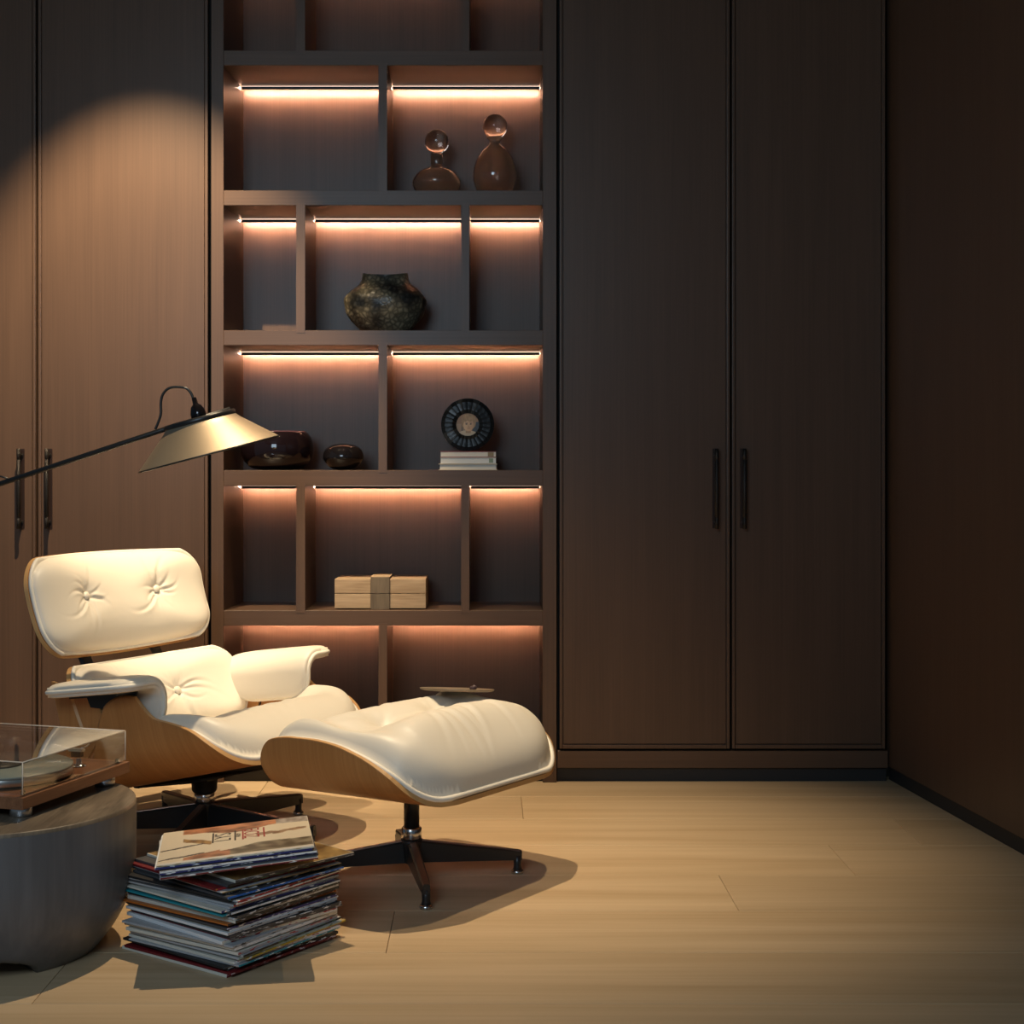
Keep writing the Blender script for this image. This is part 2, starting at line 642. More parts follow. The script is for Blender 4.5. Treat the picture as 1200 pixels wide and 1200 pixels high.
for i in range(6):
    zb, zt = shz[i][1], shz[i + 1][0]
    divs = half if i % 2 == 0 else thirds
    cells = []
    prev = xi0
    for a_, b_ in divs:
        xa, xb = BXL(a_), BXL(b_)
        mdv = MB()
        mdv.box((xa, 0.0005, zb), (xb, BACK + 0.004, zt))
        mdv.box((xa, 0.0, zb - 0.008), (xb, 0.0012, zt + 0.008))     # face lapping the shelf fronts
        mdv.build('divider', JO, bc)
        cells.append((prev, xa))
        prev = xb
    cells.append((prev, xi1))
    for k, (xa, xb) in enumerate(cells):
        if k == 0:
            xa += 0.0135
        ls = MB().box((xa + 0.002, BACK - 0.043, zt - 0.0088), (xb - 0.002, BACK - 0.034, zt - 0.0036))
        ls.box((xa + 0.002, BACK - 0.0475, zt - 0.0036), (xb - 0.002, BACK - 0.0465, zt - 0.0010), mat=1)  # added glowing sliver draws the thin light line over the cover
        ls = ls.build('light_strip', [LED, SLIT_GLOW], bc)
        cvm = MB().box((xa + 0.002, BACK - 0.050, zt - 0.0128), (xb - 0.002, BACK - 0.0455, zt - 0.0036))
        cvm.box((xa + 0.002, BACK - 0.0455, zt - 0.0036), (xb - 0.002, BACK - 0.034, zt - 0.0026))
        cvm.box((xa + 0.002, BACK - 0.0455, zt - 0.0100), (xb - 0.002, BACK - 0.0346, zt - 0.0089))
        cvm.build('strip_cover', DK, ls)

# ------------------------------------------------------------------ sheets and cushions
def cosspace(n):
    return [-math.cos(math.pi * i / n) for i in range(n + 1)]


def mixspace(n, k=0.5):
    return [(1 - k) * (-1 + 2 * i / n) + k * (-math.cos(math.pi * i / n)) for i in range(n + 1)]


def sheet_normal(P, s, t, e=0.002):
    a = P(s + e, t) - P(s - e, t)
    b_ = P(s, t + e) - P(s, t - e)
    n = a.cross(b_)
    return n.normalized()


def shell(P, Sf, t0, t1, thick, off=0.0, ns=56, nt=40):
    """bent plywood sheet: veneer on both faces, pale edges; P normal is the inside"""
    m = MB()
    top, bot = [], []
    U, T = mixspace(ns, 0.6), mixspace(nt, 0.75)
    st = []
    for tau in T:
        t = (t0 + t1) / 2 + (t1 - t0) / 2 * tau
        rt, rb, rs = [], [], []
        for u in U:
            s = u * Sf(t)
            p = P(s, t)
            n = sheet_normal(P, s, t)
            rt.append(p + n * off)
            rb.append(p + n * (off - thick))
            rs.append((s, t))
        top.append(rt)
        bot.append(rb)
        st.append(rs)
    va = m.grid(top)
    vb = m.grid(bot, flip=True)
    nr, nc = len(va), len(va[0])
    per = [(0, j) for j in range(nc)] + [(i_, nc - 1) for i_ in range(1, nr)] + [(nr - 1, j) for j in range(nc - 2, -1, -1)] + [(i_, 0) for i_ in range(nr - 2, 0, -1)]
    for q in range(len(per)):
        a_, b_ = per[q], per[(q + 1) % len(per)]
        f = m.bm.faces.new([va[a_[0]][a_[1]], va[b_[0]][b_[1]], vb[b_[0]][b_[1]], vb[a_[0]][a_[1]]])
        f.material_index = 1
    look = {}
    for i_ in range(nr):
        for j in range(nc):
            look[va[i_][j]] = st[i_][j]
            look[vb[i_][j]] = st[i_][j]
    for f in m.bm.faces:
        for lp in f.loops:
            lp[m.uv].uv = look[lp.vert]
    return m


def cushion(P, Sf, t0, t1, thick, buttons=(), inset=0.012, off=0.0, n=2.6, q=2.0, ns=110, nt=90, base=0.012, creases=(), seed=1, dent=0.75, bulge=None, foldamp=0.0035, lift=0.0):
    """stuffed cushion lying on sheet P: piped edge, buttons pull the leather in"""
    m = MB()
    U, T = mixspace(ns, 0.55), mixspace(nt, 0.55)
    Sg = lambda t: Sf(t) - inset
    t0, t1 = t0 + inset, t1 - inset
    rows, low = [], []
    folds = {}
    rf = random.Random(seed)
    for b_ in buttons:
        fl_ = []
        a0 = rf.uniform(0, 6.28)
        for k in range(11):
            fl_.append((a0 + 2 * math.pi * k / 11 + rf.uniform(-0.25, 0.25), rf.uniform(0.05, 0.10), foldamp * rf.uniform(0.5, 1.15)))
        folds[b_] = fl_
    for tau in T:
        t = (t0 + t1) / 2 + (t1 - t0) / 2 * tau
        r1, r2 = [], []
        sm = Sg(min(max(t, t0 + 1e-4), t1 - 1e-4))
        for u in U:
            s = u * sm
            p = P(s, t)
            nn = sheet_normal(P, s, t)
            nw = (nn + Vector((0, 0, lift))).normalized() if lift else nn
            r = (abs(u) ** 10 + abs(tau) ** 10) ** 0.1
            r = min(r, 1.0)
            h = thick * max(0.0, 1 - r ** n) ** (1 / q)
            if bulge:
                h *= bulge(u, tau)
            for bs, bt in buttons:
                dx, dy = s - bs, t - bt
                rho = math.hypot(dx, dy)
                th = math.atan2(dy, dx)
                h *= 1 - dent * (0.50 * math.exp(-(rho / 0.016) ** 2) + 0.50 * math.exp(-(rho / 0.045) ** 2))
                for fa, fl, fm in folds[(bs, bt)]:
                    dth = (th - fa + math.pi) % (2 * math.pi) - math.pi
                    if abs(dth) < 1.2:
                        perp = rho * math.sin(dth + fm * 40 * (1 if fl > 0.072 else -1) * (rho / fl) ** 2)
                        wd_ = 0.0028 + 0.035 * rho
                        fd = (1 - math.exp(-(rho / 0.012) ** 2)) * math.exp(-(rho / fl) ** 2.5)
                        h -= fm * fd * (math.exp(-(perp / wd_) ** 2) - 0.45 * math.exp(-((perp - wd_ * 1.9) / (wd_ * 1.2)) ** 2))
            for (cs, ct, ang, ln, wd, amp) in creases:
                dx, dy = s - cs, t - ct
                al = dx * math.cos(ang) + dy * math.sin(ang)
                ac = -dx * math.sin(ang) + dy * math.cos(ang) + 0.25 * al * al / ln
                h += (1 - r ** 5) * amp * math.exp(-(al / ln) ** 2) * (-math.exp(-(ac / wd) ** 2) + 0.6 * math.exp(-((ac - wd * 1.8) / (wd * 1.3)) ** 2))
            h += 0.0016 * noise.noise(Vector((s * 9 + seed, t * 9, seed * 2.0))) * (1 - r ** 4)
            r1.append(p + nn * (off + base) + nw * max(h, 0))
            r2.append(p + nn * off)
        rows.append(r1)
        low.append(r2)
    va = m.grid(rows)
    # underside skirt down to the sheet
    nr, nc = len(rows), len(rows[0])
    per = [(0, j) for j in range(nc)] + [(i_, nc - 1) for i_ in range(1, nr)] + [(nr - 1, j) for j in range(nc - 2, -1, -1)] + [(i_, 0) for i_ in range(nr - 2, 0, -1)]
    lv = [m.bm.verts.new(low[a_][b_]) for a_, b_ in per]
    for k in range(len(per)):
        a_, b_ = per[k], per[(k + 1) % len(per)]
        f = m.bm.faces.new([va[b_[0]][b_[1]], va[a_[0]][a_[1]], lv[k], lv[(k + 1) % len(per)]])
        f.smooth = True
    edge = [rows[a_][b_] * 0.5 + low[a_][b_] * 0.5 for a_, b_ in per]
    outw = []
    return m, edge


def piping(edge, r, name, parent, step=2):
    m = MB()
    m.tube(edge[::step], r, 8, closed=True)
    return m.build(name, PIPE, parent)


def rrect(w, h, rc):
    def f(t):
        a = abs(t) - (h - rc)
        if a <= 0:
            return w
        a = min(a, rc * 0.9999)
        return w - rc + math.sqrt(rc * rc - a * a)
    return f


def lerp_tab(tab):
    """smooth curve through a table of values, without overshoot"""
    n = len(tab)
    sl = [(tab[i + 1][1] - tab[i][1]) / (tab[i + 1][0] - tab[i][0]) for i in range(n - 1)]
    tg = [sl[0]] + [0.0 if sl[i - 1] * sl[i] <= 0 else 2 * sl[i - 1] * sl[i] / (sl[i - 1] + sl[i]) for i in range(1, n - 1)] + [sl[-1]]

    def f(x):
        if x <= tab[0][0]:
            return tab[0][1]
        for i in range(n - 1):
            (a, va), (b_, vb) = tab[i], tab[i + 1]
            if x <= b_:
                h = b_ - a
                k = (x - a) / h
                return ((2 * k ** 3 - 3 * k * k + 1) * va + (k ** 3 - 2 * k * k + k) * h * tg[i]
                        + (3 * k * k - 2 * k ** 3) * vb + (k ** 3 - k * k) * h * tg[i + 1])
        return tab[-1][1]
    return f


def button_mesh():
    m = MB()
    m.lathe([(0.002, -0.006), (0.0095, -0.005), (0.0115, -0.001), (0.0105, 0.003), (0.007, 0.0055), (0.001, 0.0062)], 20)
    return m.mesh('button', LEA)


BUTTON = button_mesh()


def place_button(parent, P, s, t, depth, off):
    p = P(s, t)
    n = sheet_normal(P, s, t)
    o = link('button', BUTTON, parent, p + n * (off + depth))
    o.rotation_euler = n.to_track_quat('Z', 'Y').to_euler()
    return o


def pan(flat, rad, slope, z0, sag=None):
    """seat-like pan: flat in the middle, both sides turned up; x forward = t, y = s"""
    quarter = rad * R(86)

    def P(s, t):
        a = abs(s)
        sg = 1 if s >= 0 else -1
        if a <= flat:
            y_, h = a, 0.0
        elif a <= flat + quarter:
            ph = (a - flat) / rad
            y_, h = flat + rad * math.sin(ph), rad * (1 - math.cos(ph))
        else:
            e = a - flat - quarter
            ph = R(86)
            y_, h = flat + rad * math.sin(ph) + e * math.cos(ph), rad * (1 - math.cos(ph)) + e * math.sin(ph)
        z = z0 + slope * t + h + (sag(t) if sag else 0)
        # seen from inside: s runs to the left so that normals point up
        return Vector((t - slope * h * 0.9, -sg * y_, z))
    return P


def hs(flat, rad):
    """sheet width that reaches height h up the turned-up side"""
    q = rad * R(86)
    hq = rad * (1 - math.cos(R(86)))

    def f(h):
        if h <= 0:
            return flat + h
        if h <= hq:
            return flat + rad * math.acos(1 - h / rad)
        return flat + q + (h - hq)
    return f


def star_leg(m, ang, reach, hub_top, tip_top, hub_h, tip_h, foot=True):
    """one tapered leg of a pedestal with its polished top edge and foot"""
    c, s_ = math.cos(ang), math.sin(ang)
    ax, sd = Vector((c, s_, 0)), Vector((-s_, c, 0))

    def ring(x, w, zt, zb):
        return [ax * x + sd * w + Vector((0, 0, zb)), ax * x + sd * w * 1.0 + Vector((0, 0, zt - 0.003)), ax * x + sd * (w * 0.6) + Vector((0, 0, zt)),
                ax * x - sd * (w * 0.6) + Vector((0, 0, zt)), ax * x - sd * w + Vector((0, 0, zt - 0.003)), ax * x - sd * w + Vector((0, 0, zb))]
    rows = []
    for k in range(9):
        f_ = k / 8
        x = 0.018 + (reach - 0.018 + 0.010) * f_
        rows.append(ring(x, 0.0125 - 0.002 * f_ if f_ < 1 else 0.008, hub_top + (tip_top - hub_top) * f_, hub_top - hub_h + (tip_top - tip_h - hub_top + hub_h) * f_))
    vs = m.grid(rows, closed_u=True, smooth=False)
    m.bm.faces.new(list(reversed(vs[0])))
    m.bm.faces.new(vs[-1])
    p = ax * reach
    m.tube([p + Vector((0, 0, tip_top - 0.012)), p + Vector((0, 0, 0.024)), p + Vector((0, 0, 0.016)), p + Vector((0, 0, 0.008))],
           [0.0105, 0.0095, 0.0095, 0.012], 16)
    return p


def leg_trim(ang, reach, hub_top, tip_top):
    c, s_ = math.cos(ang), math.sin(ang)
    ax, sd = Vector((c, s_, 0)), Vector((-s_, c, 0))
    m = MB()
    rows = []
    for x, z in ((0.024, hub_top), (reach + 0.006, tip_top)):
        rows.append([ax * x + sd * w + Vector((0, 0, z + dz)) for w, dz in ((0.008, -0.002), (0.0070, 0.0012), (-0.0070, 0.0012), (-0.008, -0.002))])
    vs = m.grid(rows, closed_u=True, smooth=False)
    m.bm.faces.new(vs[0])
    m.bm.faces.new(vs[-1])
    return m


TRIM = plain('leg_top_satin', (0.26, 0.16, 0.115), 0.28, 0.7)


def pedestal(t, angles, reach, hub_top, tip_top, hub_h, tip_h, col_top, col_r=0.019, collar=(0.024, 0.03)):
    for a in angles:
        m = MB()
        p = star_leg(m, a, reach, hub_top, tip_top, hub_h, tip_h)
        lg = m.build('leg', BLK, t)
        leg_trim(a, reach, hub_top, tip_top).build('top_trim', TRIM, lg)
        g = MB()
        g.lathe([(0.011, 0.0095), (0.0145, 0.008), (0.0155, 0.004), (0.0145, 0.0)], 20, cx=p.x, cy=p.y)
        g.build('glide', POL, lg)
    h = MB()
    h.lathe([(0.014, hub_top - hub_h - 0.004), (0.022, hub_top - hub_h), (0.026, hub_top - 0.006), (0.026, hub_top + 0.004)], 28)
    h.build('hub', BLK, t)
    c = MB()
    z = hub_top + 0.004
    c.lathe([(collar[0] * 0.92, z), (collar[0], z + 0.003), (collar[0], z + collar[1] - 0.004), (collar[0] * 0.86, z + collar[1])], 32)
    c.build('collar', POL, t)
    s_ = MB()
    s_.tube([(0, 0, z + collar[1] - 0.002), (0, 0, col_top)], col_r, 24)
    s_.build('column', BLK, t)


# ------------------------------------------------------------------ ottoman
OT = thing('ottoman', 'cream leather ottoman on a walnut shell and four-star base in front of the chair', 'ottoman', (-0.186, 3.735, 0), R(-35))
FL, RD = 0.212, 0.112
oP = pan(FL, RD, 0.02, 0.250)
H2S = hs(FL, RD)
ot_h = lerp_tab([(-0.215, 0.075), (-0.19, 0.108), (-0.15, 0.126), (-0.09, 0.134), (-0.03, 0.134), (0.04, 0.127), (0.09, 0.114), (0.14, 0.096), (0.19, 0.068), (0.23, 0.035), (0.255, 0.015), (0.275, 0.006)])
OT0, OT1 = -0.192, 0.272


def otS(t):
    w = H2S(ot_h(t))
    for a, rc in ((t - (OT1 - 0.09), 0.0905), (-t + OT0 + 0.05, 0.0505)):
        if a > 0:
            a = min(a, rc * 0.999)
            w -= rc - math.sqrt(rc * rc - a * a)
    return w


shell(oP, otS, OT0, OT1, 0.0105).build('shell', [PLY, EDG], OT)


def ob(u, tau):
    # a large front roll and a lower back roll either side of the tufted line
    return 0.90 + 0.10 * math.cos(2 * math.pi * (tau - 0.45) / 1.0) * (1 - 0.3 * abs(u))


obut = [(-0.11, 0.005), (0.11, 0.005)]
cr = [(0.0, 0.0, 0.0, 0.20, 0.012, 0.005), (-0.03, 0.15, 1.40, 0.10, 0.008, 0.005), (0.04, 0.16, 1.72, 0.10, 0.007, 0.004), (0.10, 0.13, 1.35, 0.10, 0.010, 0.0035),
      (-0.13, 0.12, 1.8, 0.10, 0.010, 0.004), (0.02, -0.12, 1.5, 0.08, 0.012, 0.003), (0.075, 0.17, 1.5, 0.07, 0.006, 0.003), (0.0, 0.19, 1.6, 0.06, 0.006, 0.003)]
cm, ed = cushion(oP, otS, OT0, OT1, 0.172, obut, inset=0.007, n=2.8, q=2.0, creases=cr, seed=3, bulge=ob, dent=0.30, lift=2.5)
oc = cm.build('cushion', LEA, OT)
piping(ed, 0.0068, 'piping', oc)
for s_, t_ in obut:
    place_button(oc, oP, s_, t_, 0.012 + 0.172 * 0.57, 0)
pedestal(OT, [R(10 + 35 + 90 * k) for k in range(4)], 0.262, 0.092, 0.056, 0.052, 0.022, 0.238, collar=(0.0245, 0.030))
MB().box((-0.10, -0.055, 0.2335), (0.10, 0.055, 0.2405), 0.002).build('mounting_plate', BLK, OT)

# ------------------------------------------------------------------ lounge chair
CH = thing('lounge_chair', 'cream leather lounge chair with walnut shells and five-star black base', 'chair', (-0.77, 4.17, 0), R(-30))
FL2, RD2 = 0.203, 0.125
cP = pan(FL2, RD2, 0.235, 0.187)
C2S = hs(FL2, RD2)
ch_h = lerp_tab([(-0.20, 0.10), (-0.06, 0.10), (-0.02, 0.17), (0.015, 0.210), (0.065, 0.222), (0.105, 0.216), (0.130, 0.182), (0.155, 0.152), (0.20, 0.134), (0.26, 0.107), (0.31, 0.062), (0.345, 0.026), (0.375, 0.006)])


def chS(t):
    w = C2S(ch_h(t))
    a = t - 0.285
    if a > 0:
        rc = 0.0905
        a = min(a, rc * 0.999)
        w -= (rc - math.sqrt(rc * rc - a * a)) * 1.0
    if t < -0.055:
        w = min(w, 0.20 + (t + 0.20) * 1.2)
    return w


shell(cP, chS, -0.20, 0.375, 0.0105, nt=70).build('seat_shell', [PLY, EDG], CH)
cu_h = lerp_tab([(-0.20, 0.05), (-0.02, 0.07), (0.08, 0.115), (0.13, 0.137), (0.155, 0.142), (0.20, 0.130), (0.26, 0.103), (0.31, 0.058), (0.345, 0.022), (0.375, 0.002)])


def cuS(t):
    w = C2S(cu_h(t))
    a = t - 0.285
    if a > 0:
        rc = 0.0905
        a = min(a, rc * 0.999)
        w -= (rc - math.sqrt(rc * rc - a * a))
    return w


cr = [(-0.10, 0.17, 1.2, 0.10, 0.010, 0.004), (-0.06, 0.20, 1.35, 0.10, 0.009, 0.0035), (0.0, 0.21, 1.5, 0.10, 0.008, 0.003), (0.05, 0.20, 1.6, 0.10, 0.008, 0.003),
      (0.10, 0.19, 1.7, 0.10, 0.010, 0.003), (-0.02, 0.06, 0.1, 0.22, 0.014, 0.004), (-0.16, 0.12, 1.0, 0.10, 0.012, 0.003), (0.16, 0.14, 1.9, 0.1, 0.012, 0.003)]
sb = lambda u, tau: 0.62 + 0.42 * math.exp(-((tau - 0.58) / 0.55) ** 2)
cm, ed = cushion(cP, cuS, -0.18, 0.375, 0.125, [], inset=0.007, n=3.0, q=2.0, creases=cr, seed=7, bulge=sb, lift=2.5)
sc = cm.build('seat_cushion', LEA, CH)
piping(ed, 0.0065, 'piping', sc)


def backP(x0, z0, lean, wrap, vcur=0.0, arch=0.0, half=0.33, hv=0.12):
    """back sheet: s to the left, v up the slope; inside faces forward"""
    c, s_ = math.cos(lean), math.sin(lean)

    def P(s, v):
        f = wrap * s * s + vcur * v * v
        v = v + arch * (0.6 - (s / half) ** 2) * (v + hv) / (2 * hv)
        return Vector((x0 - s_ * v + c * f, s, z0 + c * v + s_ * f))
    return P


# lower back
lbP = backP(-0.245, 0.332, R(25), 1.05, 0.5, 0.030, 0.33, 0.12)
lbH = 0.120


def lbS(v):
    w = rrect(0.328, lbH, 0.072)(v)
    return w


shell(lbP, lbS, -lbH, lbH, 0.0105).build('lower_back_shell', [PLY, EDG], CH)
lb_but = [(-0.115, 0.0), (0.115, 0.0)]
cm, ed = cushion(lbP, lbS, -lbH, lbH, 0.058, lb_but, inset=0.006, n=2.4, q=1.8, seed=11, dent=0.26, foldamp=0.0046)
lc = cm.build('lower_back_cushion', LEA, CH)
piping(ed, 0.006, 'piping', lc)
for s_, t_ in lb_but:
    place_button(lc, lbP, s_, t_, 0.012 + 0.058 * 0.77, 0)
# headrest
hdP = backP(-0.362, 0.607, R(19), 0.62, 0.9, 0.030, 0.345, 0.138)
hdH = 0.138
_hd = rrect(0.345, hdH, 0.088)


def hdS(v):
    return _hd(v) - 0.010 * (hdH - v) / (2 * hdH)


shell(hdP, hdS, -hdH, hdH, 0.0105).build('upper_back_shell', [PLY, EDG], CH)
hd_but = [(-0.15, 0.012), (0.15, 0.012)]
cm, ed = cushion(hdP, hdS, -hdH, hdH, 0.064, hd_but, inset=0.006, n=2.4, q=1.8, seed=5, dent=0.26, foldamp=0.0052)
hc = cm.build('headrest_cushion', LEA, CH)
piping(ed, 0.006, 'piping', hc)
for s_, t_ in hd_but:
    place_button(hc, hdP, s_, t_, 0.012 + 0.064 * 0.76, 0)
# back braces
for sy in (-1, 1):
    pts = []
    for P_, v in ((lbP, -0.03), (lbP, 0.06), (lbP, 0.125), (hdP, -0.125), (hdP, -0.06), (hdP, 0.03)):
        p = P_(sy * 0.135, v)
        n = sheet_normal(P_, sy * 0.135, v)
        pts.append((p - n * 0.018, n))
    m = MB()
    rows = []
    for p, n in pts:
        w = Vector((0, 0.016, 0))
        rows.append([p + w + n * 0.006, p - w + n * 0.006, p - w - n * 0.006, p + w - n * 0.006])
    vs = m.grid(rows, closed_u=True, smooth=False)
    m.bm.faces.new(list(reversed(vs[0])))
    m.bm.faces.new(vs[-1])
    m.build('back_brace', BLK, CH)


# armrests: padded strip, flat on top, bent down on the inner side
def armP(side):
    def P(s, t):
        # s from -0.135 (outer tip) to +0.135 (lower inner edge); t along the arm
        a = s + 0.02
        rad = 0.045
        q = rad * math.pi / 2
        if a < 0:
            y_, z = -a, 0.0
            y_ = 0.345 + y_
        elif a < q:
            ph = a / rad
            y_, z = 0.345 - rad * math.sin(ph), -rad * (1 - math.cos(ph))
        else:
            y_, z = 0.345 - rad, -rad - (a - q)
        z += 0.448 + 0.13 * t
        return Vector((t, side * y_, z))
    return P


for side, ss in ((-1, 1), (1, -1)):
    P0 = armP(side)
    P_ = (lambda P0: (lambda s, t: P0(s, t)))(P0)
    aL = 0.150
    ar = rrect(0.1135, aL, 0.050)
    sg = 1
    # front thickness on both faces
    m = MB()
    rows = []
    U, T = mixspace(60, 0.6), mixspace(48, 0.6)
    top, bot = [], []
    for tau in T:
        t = aL * tau
        r1, r2 = [], []
        for u in U:
            s = u * ar(t * 0.9999) + 0.0085
            if tau < -0.2:
                s -= max(0.0, s) * 0.30 * ((-0.2 - tau) / 0.8) ** 2
            t -= 0.0
            p = P0(s, t - 0.025)
            n = sheet_normal(P0, s, t - 0.025)
            if n.z < 0 or (abs(n.z) < 0.2 and n.y * side > 0):
                n = -n
            r = min(1.0, (abs(u) ** 6 + abs(tau) ** 6) ** (1 / 6))
            h = max(0.0, 1 - r ** 5) ** 0.5
            r1.append(p + n * (0.012 + 0.011 * h))
            r2.append(p - n * (0.012 + 0.005 * h))
        top.append(r1)
        bot.append(r2)
    va = m.grid(top)
    vb = m.grid(bot, flip=True)
    nr, nc = len(va), len(va[0])
    per = [(0, j) for j in range(nc)] + [(i_, nc - 1) for i_ in range(1, nr)] + [(nr - 1, j) for j in range(nc - 2, -1, -1)] + [(i_, 0) for i_ in range(nr - 2, 0, -1)]
    for k in range(len(per)):
        a_, b_ = per[k], per[(k + 1) % len(per)]
        f = m.bm.faces.new([va[a_[0]][a_[1]], va[b_[0]][b_[1]], vb[b_[0]][b_[1]], vb[a_[0]][a_[1]]])
        f.smooth = True
    ao = m.build('armrest', LEA, CH)
    piping([(Vector(top[a_][b_]) + Vector(bot[a_][b_])) / 2 for a_, b_ in per], 0.0062, 'piping', ao)
    # black bracket carrying the pad from the lower back shell
    br = MB()
    y0 = side * 0.40
    y1 = side * 0.305
    br.prism([(-0.10, y0, 0.424), (0.06, y0, 0.444), (0.06, y1, 0.444), (-0.10, y1, 0.424)], (0, 0, -0.010))
    br.prism([(-0.11, side * 0.336, 0.424), (0.07, side * 0.336, 0.442), (0.055, side * 0.336, 0.405), (-0.02, side * 0.336, 0.385), (-0.09, side * 0.336, 0.385)], (0, -side * 0.006, 0))
    br.build('arm_bracket', BLK, CH)

# bent wings of the lower shell beside the seat
for side in (-1, 1):
    m = MB()
    pts = [(-0.235, 0.44), (-0.13, 0.418), (-0.085, 0.405), (-0.066, 0.388), (-0.058, 0.362), (-0.064, 0.33), (-0.085, 0.28), (-0.12, 0.235), (-0.17, 0.22)]
    m.prism([(t_, side * 0.319, z_) for t_, z_ in pts], (0, side * 0.0105, 0))
    for f in m.bm.faces:
        f.normal_update()
        if abs(f.normal.y) < 0.5:
            f.material_index = 1
        for lp in f.loops:
            lp[m.uv].uv = (lp.vert.co.z, lp.vert.co.x)
    m.build('side_wing', [PLY, EDG], CH)

# base
pedestal(CH, [R(48 + 30 - 72 * k) for k in range(5)], 0.335, 0.088, 0.058, 0.064, 0.026, 0.150, col_r=0.026, collar=(0.027, 0.026))
sp = MB()
sp.lathe([(0.030, 0.118), (0.034, 0.124), (0.036, 0.160), (0.050, 0.168)], 24)
sp.build('swivel_housing', BLK, CH)
sp = MB()
for sy in (-1, 1):
    sp.prism([(-0.16, sy * 0.075, 0.127), (0.0, sy * 0.045, 0.150), (0.28, sy * 0.075, 0.222), (0.28, sy * 0.075, 0.236), (0.0, sy * 0.045, 0.176), (-0.16, sy * 0.075, 0.138)], (0, sy * 0.016, 0))
    sp.tube([(-0.16, sy * 0.083, 0.128), (-0.16, sy * 0.083, 0.142)], 0.014, 12)
sp.box((-0.05, -0.06, 0.160), (0.06, 0.06, 0.170), 0.002)
sp.build('seat_bracket', BLK, CH)

# ------------------------------------------------------------------ reading lamp
LD = 3.98
lk = LD / 1800
lamp = thing('reading_lamp', 'black swing-arm lamp with a flared brass shade reaching over the chair', 'lamp', (-1.75, LD, 0))


def LP(px, py, dy=0.0):
    return Vector(((px - 572) * lk + 1.75, dy, 1 - (py - 547) * lk))


ctr = LP(234, 491)
axis = Vector((-0.255, -0.052, 0.966)).normalized()
Mt = Matrix.Translation(ctr) @ axis.to_track_quat('Z', 'Y').to_matrix().to_4x4()
sh = MB()
rt_, rb_ = 0.092, 0.184
hh = 0.094
prof_o = [(rt_, -0.006), (rt_ + 0.002, -0.010)] + [(rt_ + (rb_ - rt_) * k / 10, -0.010 - (hh - 0.012) * k / 10) for k in range(1, 11)] + [(rb_ + 0.002, -hh)]
prof_i = [(rb_ - 0.001, -hh + 0.0005)] + [(rb_ - 0.003 + (rt_ - rb_) * k / 10, -hh + (hh - 0.012) * k / 10) for k in range(1, 11)]
sh.lathe(prof_o, 72, M=Mt, cap0=False, cap1=False)
so = sh.build('shade', GOLD, lamp)
shi = MB()
shi.lathe(prof_i, 72, M=Mt, cap0=False, cap1=False)
shi.build('shade_lining', LAMPM, so)
rim = MB()
rim.tube([Mt @ Vector((rb_ * math.cos(a), rb_ * math.sin(a), -hh)) for a in [2 * math.pi * k / 72 for k in range(72)]], 0.0022, 8, closed=True)
rim.build('rim_wire', LAMPM, so)
cp = MB()
cp.lathe([(0.010, -0.010), (rt_ + 0.001, -0.010), (rt_ + 0.003, -0.006), (rt_ + 0.003, 0.000), (rt_, 0.004), (0.010, 0.004)], 64, M=Mt)
cp.build('shade_cap', LAMPM, lamp)
sk = MB()
Ms = Mt
sk.lathe([(0.020, 0.003), (0.0205, 0.016), (0.018, 0.024), (0.015, 0.033), (0.010, 0.038), (0.0072, 0.040), (0.0062, 0.056), (0.004, 0.058)], 28, M=Ms)
sk.build('lamp_holder', OBK, lamp)
bl = MB()
bl.lathe([(0.012, -0.012), (0.013, -0.024), (0.020, -0.042), (0.026, -0.060), (0.0255, -0.075), (0.018, -0.088), (0.004, -0.0935)], 28, M=Mt)
bl.build('bulb', BULB, lamp)
am = MB()
p_edge = LP(196, 502)
p_far = LP(0, 567)
dirv = (p_far - p_edge)
p_pole = p_edge + dirv * ((1.75 - 1.75 - p_edge.x) / dirv.x)
am.tube([LP(270, 479.5), p_edge, p_pole], 0.0068, 14)
am.tube([p_pole, p_pole + dirv.normalized() * 0.35], 0.0068, 14)
am.build('arm', LAMPM, lamp)
st = MB()
st.tube([(0, 0, 0.02), (0, 0, p_pole.z + 0.03)], 0.011, 16)
st.build('pole', LAMPM, lamp)
bs = MB()
bs.lathe([(0.150, 0.0), (0.152, 0.004), (0.150, 0.018), (0.012, 0.024)], 48)
bs.build('base', LAMPM, lamp)
jt = MB()
jt.tube([p_pole + Vector((0, -0.022, 0)), p_pole + Vector((0, 0.022, 0))], 0.017, 18)
jt.build('joint', LAMPM, lamp)


def smooth_path(pts, n=10):
    out = []
    P = [Vector(p) for p in pts]
    P = [P[0]] + P + [P[-1]]
    for i_ in range(1, len(P) - 2):
        for k in range(n):
            t = k / n
            a, b_, c, d_ = P[i_ - 1], P[i_], P[i_ + 1], P[i_ + 2]
            out.append(0.5 * ((2 * b_) + (-a + c) * t + (2 * a - 5 * b_ + 4 * c - d_) * t * t + (-a + 3 * b_ - 3 * c + d_) * t ** 3))
    out.append(P[-2])
    return out


cd = MB()
cd.tube(smooth_path([LP(227.5, 471), LP(224, 461), LP(218, 455), LP(208, 453.5), LP(198, 455), LP(191, 462), LP(188.5, 472), LP(188.5, 485), LP(185, 496), LP(182, 503)]), 0.0034, 10)
cd.tube(smooth_path([LP(10, 561, -0.005), LP(5, 559, -0.008), LP(-2, 558, -0.008), LP(-12, 562, -0.008), LP(-25, 574, -0.005)]), 0.0024, 10)
cd.build('cord', CORD, lamp)

# ------------------------------------------------------------------ side table
TH = 0.30
TC = (-1.04, 3.20)
tb = thing('side_table', 'low round smoked-timber drum table under the turntable', 'side table', (*TC, 0))


